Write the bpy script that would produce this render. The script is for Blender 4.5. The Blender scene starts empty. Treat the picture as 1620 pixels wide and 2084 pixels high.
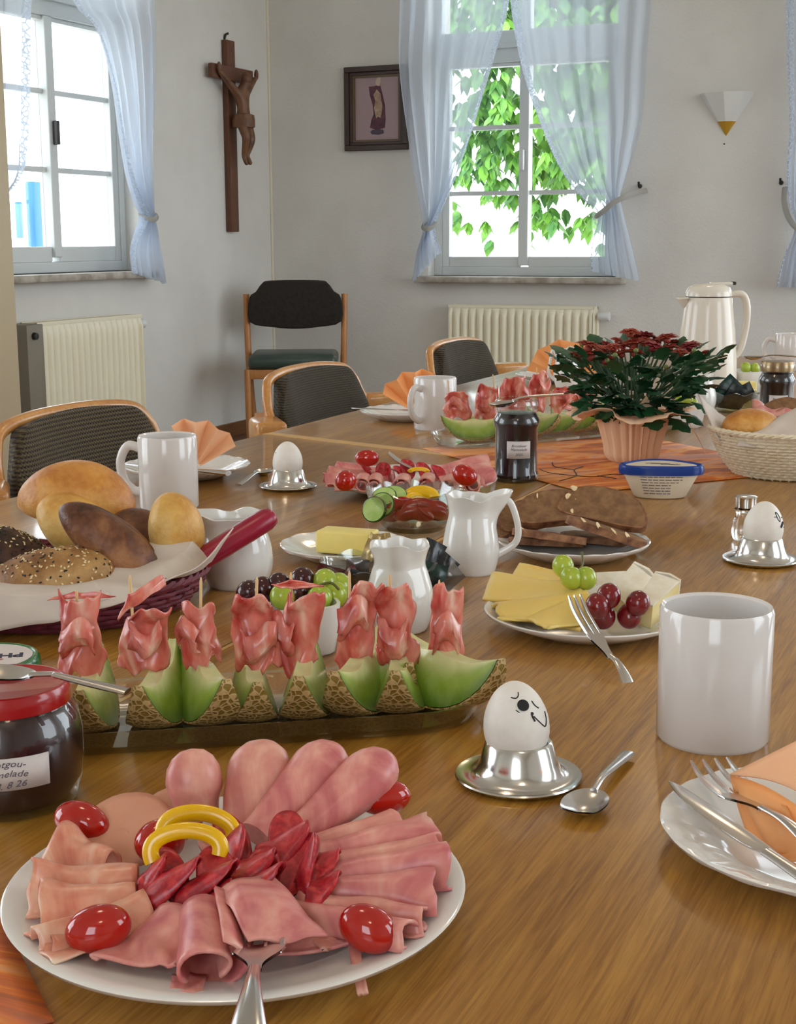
import bpy, bmesh, math, random
from math import sin, cos, pi, radians, sqrt, atan2
from mathutils import Vector, Matrix, noise as mnoise
random.seed(7)
SC = bpy.context.scene
C = SC.collection
TZ = 0.74            # table top height

# ------------------------------------------------------------------ camera
EYE = Vector((0, 0, 1.10))
F_PX = 2900.0
YAW, PITCH, ROLL = radians(-23.9), radians(10.8), radians(-0.25)
FWD = Vector((sin(YAW)*cos(PITCH), cos(YAW)*cos(PITCH), -sin(PITCH)))
_r = Vector((cos(YAW), -sin(YAW), 0)); _u = _r.cross(FWD)
RGT = cos(ROLL)*_r + sin(ROLL)*_u
UPV = -sin(ROLL)*_r + cos(ROLL)*_u
RZ = -YAW            # heading whose local x runs across the view
cd = bpy.data.cameras.new('camera'); cam = bpy.data.objects.new('camera', cd); C.objects.link(cam)
cd.sensor_fit = 'VERTICAL'; cd.sensor_height = 24; cd.lens = F_PX/2084*24; cd.clip_start = .02
cam.matrix_world = Matrix((( RGT.x, UPV.x, -FWD.x, EYE.x), (RGT.y, UPV.y, -FWD.y, EYE.y), (RGT.z, UPV.z, -FWD.z, EYE.z), (0, 0, 0, 1)))
SC.camera = cam
# ------------------------------------------------------------------ light and exposure
SC.view_settings.view_transform = 'Standard'; SC.view_settings.look = 'None'
SC.view_settings.gamma = 1.0; SC.view_settings.use_curve_mapping = False
SC.view_settings.exposure = 0.30
world = bpy.data.worlds.new('overcast_sky'); SC.world = world; world.use_nodes = True
wn = world.node_tree; wn.nodes['Background'].inputs[0].default_value = (0.84, 0.93, 1.0, 1); wn.nodes['Background'].inputs[1].default_value = 4.2
def portal(loc, rot, sx, sz):                       # guides daylight sampling through a window opening, emits nothing itself
    l = bpy.data.lights.new('window_portal', 'AREA'); l.shape = 'RECTANGLE'; l.size = sx; l.size_y = sz; l.cycles.is_portal = True
    o = bpy.data.objects.new('window_portal', l); o.location = loc; o.rotation_euler = rot; C.objects.link(o)

# ------------------------------------------------------------------ layout helpers (points in the room)
def ray(px, py): return (px-810)/F_PX*RGT - (py-1042)/F_PX*UPV + FWD
def T(px, py, z=0.0):                               # a point on the plane z above the table
    d = ray(px, py); return EYE + d*((TZ+z-EYE.z)/d.z)
def D(px, py, dep): return EYE + ray(px, py)*dep
def dep(p): return (Vector(p)-EYE).dot(FWD)
def WY(px, py, Y): d = ray(px, py); return EYE + d*(Y/d.y)
def WX(px, py, X): d = ray(px, py); return EYE + d*(X/d.x)

# ------------------------------------------------------------------ mesh helpers
def V3(*a): return Vector(a)
def lerp(a, b, t): return a+(b-a)*t
def smooth(t): t = max(0, min(1, t)); return t*t*(3-2*t)
def ns(p, s=1.0, seed=0.0): return mnoise.noise(Vector((p[0]*s+seed, p[1]*s+seed*1.7, p[2]*s-seed*.6)))
def interp(tab, t):                                 # piecewise smooth table [(t, value)...]
    if t <= tab[0][0]: return tab[0][1]
    for (a, va), (b, vb) in zip(tab, tab[1:]):
        if t <= b: return lerp(va, vb, smooth((t-a)/(b-a)))
    return tab[-1][1]
def crom(pts, n=6, closed=False):                   # Catmull-Rom through points of any dimension
    pts = [Vector(p) for p in pts]; N = len(pts); out = []
    for i in range(N if closed else N-1):
        if closed: a, b, c, d = pts[i-1], pts[i], pts[(i+1) % N], pts[(i+2) % N]
        else: a, b, c, d = pts[max(i-1, 0)], pts[i], pts[i+1], pts[min(i+2, N-1)]
        for k in range(n):
            t = k/n; out.append(.5*((2*b)+(c-a)*t+(2*a-5*b+4*c-d)*t*t+(3*b-a-3*c+d)*t*t*t))
    if not closed: out.append(pts[-1])
    return out
class MB:
    def __init__(s): s.v = []; s.f = []
    def add(s, vf, mtx=None):
        v, f = vf; n = len(s.v)
        s.v += [tuple(mtx @ Vector(p)) if mtx else tuple(p) for p in v]; s.f += [tuple(i+n for i in q) for q in f]; return s
    def vf(s): return s.v, s.f
def lathe(prof, seg=40, fr=None, fz=None):
    v = []; f = []; rows = []
    for i, (r, z) in enumerate(prof):
        if r < 1e-6: rows.append([len(v)]); v.append((0, 0, z)); continue
        row = []
        for k in range(seg):
            a = 2*pi*k/seg; rr = r*(fr(a, r, z, i) if fr else 1); zz = z+(fz(a, r, z, i) if fz else 0)
            row.append(len(v)); v.append((rr*cos(a), rr*sin(a), zz))
        rows.append(row)
    for A, B in zip(rows, rows[1:]):
        if len(A) == 1 and len(B) == 1: continue
        for k in range(seg):
            l = (k+1) % seg
            if len(A) == 1: f.append((A[0], B[l], B[k]))
            elif len(B) == 1: f.append((A[k], A[l], B[0]))
            else: f.append((A[k], A[l], B[l], B[k]))
    return v, f
def frames(pts, up=None):
    pts = [Vector(p) for p in pts]; out = []; N = len(pts); prev = None
    for i in range(N):
        t = (pts[min(i+1, N-1)]-pts[max(i-1, 0)]).normalized()
        if prev is None:
            u = Vector(up) if up else (V3(0, 0, 1) if abs(t.z) < .9 else V3(1, 0, 0))
        else: u = Vector(up) if up else prev
        n = (u-t*u.dot(t))
        if n.length < 1e-5: n = t.orthogonal()
        n.normalize(); prev = n; out.append((pts[i], t, n, t.cross(n)))
    return out
def tube(pts, r, seg=8, flat=1.0, up=None, caps=True, closed=False, round_end=False):
    """sweep an ellipse: r half-width (scalar, list or fn of t), flat = thickness/width (along the normal)"""
    fs = frames(pts, up); N = len(fs); v = []; f = []
    for i, (p, t, n, b) in enumerate(fs):
        q = i/max(1, N-1); rr = r(q) if callable(r) else (r[i] if isinstance(r, (list, tuple)) else r)
        fl = flat(q) if callable(flat) else flat
        for k in range(seg):
            a = 2*pi*k/seg; v.append(tuple(p+b*(rr*cos(a))+n*(rr*fl*sin(a))))
    for i in range(N if closed else N-1):
        j = (i+1) % N
        for k in range(seg): l = (k+1) % seg; f.append((i*seg+k, i*seg+l, j*seg+l, j*seg+k))
    if caps and not closed: f.append(tuple(range(seg-1, -1, -1))); f.append(tuple((N-1)*seg+k for k in range(seg)))
    return v, f
def grid(fn, nu, nv, cu=False, cv=False):
    v = [tuple(fn(i/(nu if cu else nu-1), j/(nv if cv else nv-1))) for i in range(nu) for j in range(nv)]; f = []
    for i in range(nu if cu else nu-1):
        for j in range(nv if cv else nv-1):
            a, b = (i+1) % nu, (j+1) % nv; f.append((i*nv+j, a*nv+j, a*nv+b, i*nv+b))
    return v, f
def ellip(rx, ry, rz, nu=20, nv=12, fn=None):
    v = []; f = []; v.append((0, 0, -rz))
    for j in range(1, nv):
        ph = -pi/2+pi*j/nv
        for i in range(nu): a = 2*pi*i/nu; v.append((rx*cos(ph)*cos(a), ry*cos(ph)*sin(a), rz*sin(ph)))
    v.append((0, 0, rz)); L = len(v)-1
    for i in range(nu): f.append((0, 1+(i+1) % nu, 1+i))
    for j in range(nv-2):
        for i in range(nu): l = (i+1) % nu; a = 1+j*nu; f.append((a+i, a+l, a+nu+l, a+nu+i))
    a = 1+(nv-2)*nu
    for i in range(nu): f.append((a+i, a+(i+1) % nu, L))
    if fn: v = [tuple(fn(Vector(p))) for p in v]
    return v, f
def bxc(x0, x1, y0, y1, z0, z1):
    v = [(x, y, z) for x in (x0, x1) for y in (y0, y1) for z in (z0, z1)]
    return v, [(0, 1, 3, 2), (4, 6, 7, 5), (0, 4, 5, 1), (2, 3, 7, 6), (0, 2, 6, 4), (1, 5, 7, 3)]
def rbox(sx, sy, sz, bev=.002, seg=2, o=(0, 0, 0)):
    bm = bmesh.new(); bmesh.ops.create_cube(bm, size=1)
    for q in bm.verts: q.co = Vector((q.co.x*sx+o[0], q.co.y*sy+o[1], q.co.z*sz+o[2]))
    if bev: bmesh.ops.bevel(bm, geom=bm.edges[:], offset=bev, segments=seg, affect='EDGES', profile=.5)
    bm.verts.index_update(); r = ([tuple(q.co) for q in bm.verts], [tuple(q.index for q in g.verts) for g in bm.faces]); bm.free(); return r
def prism(poly, z0, z1, bev=0, seg=2):
    bm = bmesh.new(); lo = [bm.verts.new((p[0], p[1], z0)) for p in poly]; hi = [bm.verts.new((p[0], p[1], z1)) for p in poly]; n = len(poly)
    bm.faces.new(lo[::-1]); bm.faces.new(hi)
    for i in range(n): bm.faces.new((lo[i], lo[(i+1) % n], hi[(i+1) % n], hi[i]))
    bmesh.ops.recalc_face_normals(bm, faces=bm.faces[:])
    if bev: bmesh.ops.bevel(bm, geom=[e for e in bm.edges if abs(e.verts[0].co.z-e.verts[1].co.z) < 1e-6], offset=bev, segments=seg, affect='EDGES', profile=.5)
    bm.verts.index_update(); r = ([tuple(q.co) for q in bm.verts], [tuple(q.index for q in g.verts) for g in bm.faces]); bm.free(); return r
def xf(vf, m): return [tuple(m @ Vector(p)) for p in vf[0]], vf[1]
def MT(loc=(0, 0, 0), rz=0, rx=0, ry=0, s=(1, 1, 1)):
    return Matrix.Translation(loc) @ Matrix.Rotation(rz, 4, 'Z') @ Matrix.Rotation(rx, 4, 'X') @ Matrix.Rotation(ry, 4, 'Y') @ Matrix.Diagonal((s[0], s[1], s[2], 1))
def basis(loc, x, y, z): return Matrix(((x.x, y.x, z.x, loc.x), (x.y, y.y, z.y, loc.y), (x.z, y.z, z.z, loc.z), (0, 0, 0, 1)))

# ------------------------------------------------------------------ object helpers
def newmesh(name, vf, mat, sm=True):
    me = bpy.data.meshes.new(name); me.from_pydata([tuple(p) for p in vf[0]], [], vf[1]); me.update()
    bm = bmesh.new(); bm.from_mesh(me); bmesh.ops.recalc_face_normals(bm, faces=bm.faces[:]); bm.to_mesh(me); bm.free()
    for m in (mat if isinstance(mat, (list, tuple)) else [mat]): me.materials.append(m)
    if sm:
        me.polygons.foreach_set('use_smooth', [True]*len(me.polygons))
        try: me.set_sharp_from_angle(angle=radians(42))
        except Exception: pass
    return me
def tag(o, label, cat, group=None):
    o['label'] = label; o['category'] = cat
    if group: o['group'] = group
    return o
def obj(name, vf, mat, parent=None, loc=(0, 0, 0), rot=(0, 0, 0), sm=True, solid=0, soff=0, sub=0, bev=0):
    me = vf if isinstance(vf, bpy.types.Mesh) else newmesh(name, vf, mat, sm)
    o = bpy.data.objects.new(name, me); C.objects.link(o); o.location = loc; o.rotation_euler = rot
    if parent: o.parent = parent
    if sub: m = o.modifiers.new('sub', 'SUBSURF'); m.levels = sub; m.render_levels = sub
    if solid: m = o.modifiers.new('solid', 'SOLIDIFY'); m.thickness = solid; m.offset = soff
    if bev: m = o.modifiers.new('bev', 'BEVEL'); m.width = bev; m.segments = 2; m.limit_method = 'ANGLE'
    return o
def thing(name, label, cat, loc=(0, 0, 0), rz=0, group=None, rot=None):
    o = bpy.data.objects.new(name, None); C.objects.link(o); o.location = loc; o.rotation_euler = rot or (0, 0, rz); o.empty_display_size = .05
    return tag(o, label, cat, group)
def put(name, vf, mat, label, cat, group=None, **k):        # geometry given in room coordinates, origin moved to its base
    v = vf[0]; n = len(v); c = Vector((sum(p[0] for p in v)/n, sum(p[1] for p in v)/n, min(p[2] for p in v)))
    o = obj(name, ([(p[0]-c.x, p[1]-c.y, p[2]-c.z) for p in v], vf[1]), mat, loc=c, **k); return tag(o, label, cat, group)
def struct(name, vf, mat, parent=None, **k):
    o = obj(name, vf, mat, parent, **k)
    if not parent: o['kind'] = 'structure'
    return o
def sempty(name, loc, rz=0):
    o = bpy.data.objects.new(name, None); C.objects.link(o); o.location = loc; o.rotation_euler = (0, 0, rz); o['kind'] = 'structure'; return o
def copytree(o, parent=None):
    c = o.copy(); C.objects.link(c); c.parent = parent
    for ch in [q for q in bpy.data.objects if q.parent == o]: copytree(ch, c)
    return c
def textmesh(body, size, align='CENTER', shear=0.0, ext=.0001, bold=0):
    cu = bpy.data.curves.new('lettering', 'FONT'); cu.body = body; cu.size = size; cu.align_x = align; cu.align_y = 'CENTER'; cu.shear = shear; cu.extrude = ext; cu.offset = bold; cu.resolution_u = 2
    o = bpy.data.objects.new('lettering', cu); C.objects.link(o); dg = bpy.context.evaluated_depsgraph_get(); me = bpy.data.meshes.new_from_object(o.evaluated_get(dg))
    vf = ([tuple(q.co) for q in me.vertices], [tuple(p.vertices) for p in me.polygons]); bpy.data.objects.remove(o); bpy.data.curves.remove(cu); bpy.data.meshes.remove(me); return vf
# ------------------------------------------------------------------ materials
def lin(r, g, b):                                   # 8-bit sRGB to linear
    return tuple((c/255/12.92 if c/255 < .04045 else ((c/255+.055)/1.055)**2.4) for c in (r, g, b))+(1,)
class NT:
    def __init__(s, name):
        s.m = bpy.data.materials.new(name); s.m.use_nodes = True; s.t = s.m.node_tree; s.b = s.t.nodes['Principled BSDF']; s.out = s.t.nodes['Material Output']
    def n(s, typ, **k):
        q = s.t.nodes.new(typ)
        for a, b in k.items(): setattr(q, a, b)
        return q
    def l(s, a, b): s.t.links.new(a, b)
    def co(s, kind='Object', scale=(1, 1, 1)):
        c = s.n('ShaderNodeTexCoord'); m = s.n('ShaderNodeMapping'); m.inputs['Scale'].default_value = scale; s.l(c.outputs[kind], m.inputs[0]); return m.outputs[0]
    def noise(s, vec, scale, detail=3, rough=.5, dist=0):
        q = s.n('ShaderNodeTexNoise'); q.inputs['Scale'].default_value = scale; q.inputs['Detail'].default_value = detail; q.inputs['Roughness'].default_value = rough; q.inputs['Distortion'].default_value = dist; s.l(vec, q.inputs[0]); return q.outputs[0]
    def ramp(s, fac, stops):
        q = s.n('ShaderNodeValToRGB'); e = q.color_ramp.elements
        while len(e) < len(stops): e.new(.5)
        for x, (p, c) in zip(e, stops): x.position = p; x.color = c if len(c) == 4 else tuple(c)+(1,)
        s.l(fac, q.inputs[0]); return q.outputs[0]
    def mix(s, fac, a, b, blend='MIX'):
        q = s.n('ShaderNodeMix', data_type='RGBA', blend_type=blend)
        if isinstance(fac, (int, float)): q.inputs[0].default_value = fac
        else: s.l(fac, q.inputs[0])
        for v, i in ((a, 6), (b, 7)):
            if isinstance(v, tuple): q.inputs[i].default_value = v
            else: s.l(v, q.inputs[i])
        return q.outputs[2]
    def bump(s, h, strength=.3, dist=.001):
        q = s.n('ShaderNodeBump'); q.inputs['Strength'].default_value = strength; q.inputs['Distance'].default_value = dist; s.l(h, q.inputs['Height']); s.l(q.outputs[0], s.b.inputs['Normal'])
    def set(s, **k):
        for a, v in k.items():
            i = s.b.inputs[{'col': 'Base Color', 'rough': 'Roughness', 'metal': 'Metallic', 'trans': 'Transmission Weight', 'ior': 'IOR', 'sss': 'Subsurface Weight', 'sssr': 'Subsurface Radius', 'ssss': 'Subsurface Scale', 'coat': 'Coat Weight', 'coatr': 'Coat Roughness', 'spec': 'Specular IOR Level', 'alpha': 'Alpha', 'sheen': 'Sheen Weight', 'emit': 'Emission Strength', 'ecol': 'Emission Color'}[a]]
            if hasattr(v, 'node'): s.l(v, i)
            else: i.default_value = v
        return s
def plain(name, c, rough=.5, c2=None, nsc=20, bump=0, bsc=200, lo=.35, hi=.65, bdist=.001, **k):
    t = NT(name); v = t.co()
    if c2: t.set(col=t.ramp(t.noise(v, nsc, 4), [(lo, c), (hi, c2)]))
    else: t.set(col=c)
    if bump: t.bump(t.noise(v, bsc, 3), bump, bdist)
    t.set(rough=rough, **k); return t.m
M = {}
M['wall'] = plain('wall_plaster', lin(226, 223, 217), .9, lin(219, 215, 208), 3, .35, 90, bdist=.004)
M['ceil'] = plain('ceiling_paint', lin(228, 222, 212), .9)
M['floor'] = plain('floor_linoleum', lin(120, 84, 56), .45, lin(100, 68, 44), 6)
M['white_paint'] = plain('white_window_paint', lin(214, 218, 216), .4)
M['sill'] = plain('sill_stone', lin(196, 188, 176), .4, lin(150, 138, 122), 14)
M['rad'] = plain('radiator_enamel', lin(240, 232, 206), .35)
M['rad_grey'] = plain('radiator_cover_grey', lin(132, 122, 106), .5)
M['plast_white'] = plain('white_plastic', lin(225, 226, 226), .35)
M['chrome'] = plain('steel', (.72, .71, .69, 1), .16, metal=1)
M['chrome_b'] = plain('cutlery_steel', (.66, .64, .62, 1), .2, metal=1)
M['dark'] = plain('dark_metal', lin(38, 34, 30), .4)
M['black'] = plain('black_ink', lin(14, 12, 14), .6)
def wood(name, a, b, sc=(30, 30, 2), rough=.4, coat=0, k=1.0, bump=.08):
    t = NT(name); v = t.co(scale=sc); n1 = t.noise(v, 2.0*k, 6, .6, .6); n2 = t.noise(t.co(scale=tuple(q*5 for q in sc)), 3*k, 2)
    c = t.ramp(n1, [(.3, a), (.7, b)]); c = t.mix(.25, c, t.ramp(n2, [(.35, a), (.65, b)])); t.set(col=c, rough=rough, coat=coat, coatr=.12); t.bump(n2, bump, .0006); return t.m
def table_wood():
    t = NT('oak_table_veneer'); v = t.co(scale=(14, .9, 1))
    n1 = t.noise(v, 2.2, 6, .62, .9); n2 = t.noise(t.co(scale=(130, 5, 1)), 3, 3, .6, .4); n3 = t.noise(t.co(scale=(3, .6, 1)), 1.5, 2)
    c = t.ramp(n1, [(.34, lin(126, 76, 18)), (.5, lin(163, 110, 36)), (.66, lin(190, 140, 60))])
    c = t.mix(.38, c, t.ramp(n2, [(.36, lin(98, 58, 12)), (.62, lin(196, 146, 66))])); c = t.mix(t.ramp(n3, [(.35, (0, 0, 0, 1)), (.7, (.35, .35, .35, 1))]), c, lin(146, 98, 30))
    t.set(col=c, rough=.28, coat=.4, coatr=.08, spec=.5); t.bump(n2, .05, .0004); return t.m
M['table'] = table_wood()
M['band'] = wood('light_edge_band', lin(204, 160, 96), lin(222, 182, 120), (3, 40, 3), .4)
M['beech'] = wood('beech_frame', lin(182, 118, 56), lin(214, 156, 88), (26, 26, 26), .28, .4, .5)
M['beech2'] = wood('beech_chair', lin(176, 112, 58), lin(200, 140, 82), (26, 26, 3), .4)
M['dark_wood'] = wood('crucifix_beam_wood', lin(84, 50, 34), lin(116, 72, 48), (40, 40, 3), .5)
M['carved'] = plain('carved_limewood', lin(122, 82, 52), .45, lin(96, 60, 36), 18, sss=0)
M['frame_dark'] = wood('picture_frame_wood', lin(46, 28, 18), lin(66, 42, 26), (30, 30, 30), .4)
M['frame_gold'] = plain('picture_frame_bronze_edge', lin(96, 74, 44), .4)
M['base_board'] = wood('skirting_wood', lin(112, 72, 44), lin(136, 92, 58), (30, 3, 30), .45)
M['beige'] = plain('beige_cupboard_paint', lin(196, 178, 146), .5)
def knit(name, a, b, ky, kz, twist=0):
    t = NT(name); c = t.n('ShaderNodeTexCoord'); sp = t.n('ShaderNodeSeparateXYZ'); t.l(c.outputs['Object'], sp.inputs[0])
    def wv(o, k, ph=None):
        m = t.n('ShaderNodeMath', operation='MULTIPLY'); t.l(o, m.inputs[0]); m.inputs[1].default_value = k; r = m.outputs[0]
        if ph is not None: p = t.n('ShaderNodeMath', operation='ADD'); t.l(r, p.inputs[0]); t.l(ph, p.inputs[1]); r = p.outputs[0]
        q = t.n('ShaderNodeMath', operation='SINE'); t.l(r, q.inputs[0]); return q.outputs[0]
    a1 = wv(sp.outputs['Y'], ky); z1 = t.n('ShaderNodeMath', operation='ABSOLUTE'); t.l(a1, z1.inputs[0])
    m = t.n('ShaderNodeMath', operation='MULTIPLY'); t.l(z1.outputs[0], m.inputs[0]); m.inputs[1].default_value = 1.6
    a2 = wv(sp.outputs['Z'], kz, m.outputs[0]); p = t.n('ShaderNodeMath', operation='MULTIPLY'); t.l(a2, p.inputs[0]); t.l(z1.outputs[0], p.inputs[1])
    h = t.n('ShaderNodeMath', operation='MULTIPLY_ADD'); t.l(p.outputs[0], h.inputs[0]); h.inputs[1].default_value = .5; h.inputs[2].default_value = .5
    t.set(col=t.ramp(h.outputs[0], [(.25, a), (.8, b)]), rough=.95, sheen=.15); t.bump(h.outputs[0], .9, .004); return t.m
M['knit'] = knit('olive_knit_fabric', lin(38, 29, 16), lin(98, 83, 52), 400, 800)
M['cord'] = knit('olive_cord_fabric', lin(42, 34, 18), lin(70, 59, 33), 560, 1100)
M['grey_fabric'] = plain('dark_brown_upholstery', lin(46, 40, 34), .95, lin(36, 31, 26), 60, .3, 500)
M['green_vinyl'] = plain('green_seat_vinyl', lin(60, 74, 66), .32, lin(50, 64, 58), 10)
M['porc'] = plain('white_porcelain', lin(232, 229, 224), .1, coat=.3, coatr=.05)
M['mug'] = plain('white_glazed_mug', lin(222, 216, 212), .12, coat=.3, coatr=.05)
M['egg'] = plain('white_eggshell', lin(238, 232, 224), .45, lin(232, 225, 216), 90, .08, 700, sss=.08, ssss=.004)
M['thermos'] = plain('cream_thermos_plastic', lin(226, 217, 203), .16)
def glassm(name, tint=(1, 1, 1, 1), rough=0.0, ior=1.46):
    t = NT(name); t.set(col=tint, rough=rough, trans=1.0, ior=ior); return t.m
def thinglass(name, tint, k=.75, b=.05, rough=.03):
    t = NT(name); tr = t.n('ShaderNodeBsdfTransparent'); tr.inputs[0].default_value = tint; gl = t.n('ShaderNodeBsdfGlossy'); gl.inputs['Roughness'].default_value = rough; lw = t.n('ShaderNodeLayerWeight'); pw = t.n('ShaderNodeMath', operation='POWER'); pw.inputs[1].default_value = 3.0; t.l(lw.outputs['Facing'], pw.inputs[0]); fr = t.n('ShaderNodeMath', operation='MULTIPLY_ADD'); fr.inputs[1].default_value = k; fr.inputs[2].default_value = b; t.l(pw.outputs[0], fr.inputs[0]); mx = t.n('ShaderNodeMixShader')
    t.l(fr.outputs[0], mx.inputs[0]); t.l(tr.outputs[0], mx.inputs[1]); t.l(gl.outputs[0], mx.inputs[2]); t.l(mx.outputs[0], t.out.inputs[0]); return t.m
M['glass'] = thinglass('clear_glass', (.94, .97, .95, 1), .95, .09); M['glass_b'] = thinglass('bowl_glass', (.88, .92, .89, 1), .8, .09); M['jarglass'] = thinglass('jar_glass', (.97, .98, .97, 1), .7, .06)
def pane():
    t = NT('window_glass'); tr = t.n('ShaderNodeBsdfTransparent'); gl = t.n('ShaderNodeBsdfGlossy'); gl.inputs['Roughness'].default_value = .02; lw = t.n('ShaderNodeLayerWeight'); pw = t.n('ShaderNodeMath', operation='POWER'); pw.inputs[1].default_value = 5; t.l(lw.outputs['Facing'], pw.inputs[0]); fr = t.n('ShaderNodeMath', operation='MULTIPLY_ADD'); fr.inputs[1].default_value = .6; fr.inputs[2].default_value = .04; t.l(pw.outputs[0], fr.inputs[0]); mx = t.n('ShaderNodeMixShader')
    t.l(fr.outputs[0], mx.inputs[0]); t.l(tr.outputs[0], mx.inputs[1]); t.l(gl.outputs[0], mx.inputs[2]); t.l(mx.outputs[0], t.out.inputs[0]); return t.m
M['pane'] = pane()
def sheer(name, opaque, lace=False, col=(.68, .74, .83, 1)):
    t = NT(name); tr = t.n('ShaderNodeBsdfTransparent'); df = t.n('ShaderNodeBsdfDiffuse'); tl = t.n('ShaderNodeBsdfTranslucent'); m1 = t.n('ShaderNodeMixShader'); m2 = t.n('ShaderNodeMixShader')
    df.inputs[0].default_value = col; tl.inputs[0].default_value = col; m1.inputs[0].default_value = .55; t.l(df.outputs[0], m1.inputs[1]); t.l(tl.outputs[0], m1.inputs[2])
    if lace:
        vo = t.n('ShaderNodeTexVoronoi', feature='DISTANCE_TO_EDGE'); vo.inputs['Scale'].default_value = 42; t.l(t.co(), vo.inputs['Vector'])
        r = t.ramp(vo.outputs[0], [(.05, (.95, .95, .95, 1)), (.14, (opaque, opaque, opaque, 1))]); t.l(r, m2.inputs[0])
    else: m2.inputs[0].default_value = opaque
    t.l(tr.outputs[0], m2.inputs[1]); t.l(m1.outputs[0], m2.inputs[2]); t.l(m2.outputs[0], t.out.inputs[0]); return t.m
M['sheer'] = sheer('sheer_white_voile', .66); M['lace'] = sheer('white_lace_border', .4, True); M['tie'] = sheer('curtain_tieback_fabric', .95, False, (.62, .6, .56, 1))
def ham(name, a, b, c, sc=35, rough=.38, sss=.25, streak=(1, 1, 1), coat=.15):
    t = NT(name); v = t.co(scale=streak); n1 = t.noise(v, sc, 4, .55, .8); n2 = t.noise(v, sc*4, 2)
    col = t.ramp(n1, [(.38, a), (.5, b), (.62, c)]); col = t.mix(.15, col, t.ramp(n2, [(.4, a), (.6, c)])); t.set(col=col, rough=rough, sss=sss, ssss=.006, sssr=(1, .35, .25), coat=coat, coatr=.2); t.bump(n2, .12, .0008); return t.m
M['ham'] = ham('cooked_ham', lin(194, 102, 106), lin(220, 142, 132), lin(232, 172, 156), 24)
M['ham_pale'] = ham('pale_ham', lin(200, 118, 112), lin(220, 150, 134), lin(234, 182, 160), 22)
M['rind'] = ham('ham_edge', lin(206, 148, 112), lin(222, 172, 138), lin(236, 196, 164), 40)
M['pros'] = ham('raw_cured_ham', lin(176, 50, 48), lin(220, 118, 100), lin(248, 214, 194), 22, .26, .25, (1, 1, .5))
M['pros2'] = ham('light_cured_ham', lin(206, 122, 98), lin(224, 156, 128), lin(240, 206, 180), 24, .32)
M['salami'] = ham('salami', lin(146, 16, 32), lin(178, 28, 40), lin(204, 62, 62), 150, .4, .15)
M['lyoner'] = plain('lyoner_sausage', lin(214, 156, 128), .45, lin(206, 146, 118), 30, sss=.2, ssss=.005)
M['tomato'] = plain('tomato_skin', lin(162, 10, 8), .07, lin(184, 26, 10), 12, coat=.5, coatr=.03, sss=.1, ssss=.004)
M['scar'] = plain('tomato_stem_scar', lin(196, 132, 46), .6)
M['ypep'] = plain('yellow_pepper', lin(240, 192, 12), .18, lin(226, 170, 6), 30, coat=.3, sss=.15, ssss=.004)
M['rpep'] = plain('red_pepper', lin(170, 14, 18), .2, lin(146, 8, 14), 30, coat=.3)
M['cuc_skin'] = plain('cucumber_skin', lin(22, 62, 20), .25, lin(36, 84, 28), 60)
M['cuc'] = plain('cucumber_flesh', lin(186, 208, 130), .3, lin(160, 190, 96), 60, sss=.2, ssss=.004)
M['butter'] = plain('butter', lin(244, 226, 140), .4, lin(238, 216, 124), 30, .15, 120, sss=.3, ssss=.006)
M['cheese'] = plain('gouda_cheese', lin(236, 200, 104), .42, lin(240, 210, 122), 12, sss=.3, ssss=.005)
M['brie'] = plain('brie_paste', lin(240, 222, 166), .45, lin(232, 208, 140), 40, .2, 90, sss=.3, ssss=.005)
M['brie_rind'] = plain('brie_white_rind', lin(240, 232, 214), .8, lin(226, 212, 186), 60, .3, 300)
M['ggrape'] = plain('green_grape', lin(150, 172, 40), .16, lin(178, 196, 70), 40, sss=.4, ssss=.006, coat=.25)
M['rgrape'] = plain('red_grape', lin(96, 14, 20), .16, lin(128, 22, 26), 50, sss=.25, ssss=.004, coat=.25)
M['dgrape'] = plain('dark_grape', lin(44, 8, 16), .14, lin(66, 12, 20), 50, coat=.3)
M['stem'] = plain('grape_stalk', lin(96, 94, 42), .6)
def attrmat(name, rough, sss=.2, bump=0):
    t = NT(name); a = t.n('ShaderNodeAttribute'); a.attribute_name = 'tint'; n = t.noise(t.co(scale=(1, 1, 1)), 60, 3); t.set(col=t.mix(.12, a.outputs[0], t.ramp(n, [(.4, lin(120, 140, 50)), (.6, lin(238, 240, 190))])), rough=rough, sss=sss, ssss=.008)
    if bump: t.bump(n, bump, .001)
    return t.m
M['melon'] = attrmat('melon_flesh', .28)
def net():
    t = NT('netted_melon_rind'); v = t.co(); vo = t.n('ShaderNodeTexVoronoi', feature='DISTANCE_TO_EDGE'); vo.inputs['Scale'].default_value = 190; dn = t.n('ShaderNodeTexNoise'); dn.inputs['Scale'].default_value = 80; t.l(v, dn.inputs[0])
    ad = t.n('ShaderNodeVectorMath', operation='MULTIPLY_ADD'); t.l(dn.outputs[1], ad.inputs[0]); ad.inputs[1].default_value = (.006, .006, .006); t.l(v, ad.inputs[2]); t.l(ad.outputs[0], vo.inputs['Vector'])
    c = t.ramp(vo.outputs[0], [(.06, lin(204, 172, 116)), (.17, lin(142, 112, 40))]); t.set(col=c, rough=.6); iv = t.ramp(vo.outputs[0], [(.05, (1, 1, 1, 1)), (.2, (0, 0, 0, 1))]); t.bump(iv, .8, .001); return t.m
M['net'] = net()
M['pick'] = plain('toothpick_wood', lin(226, 190, 136), .6)
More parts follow.
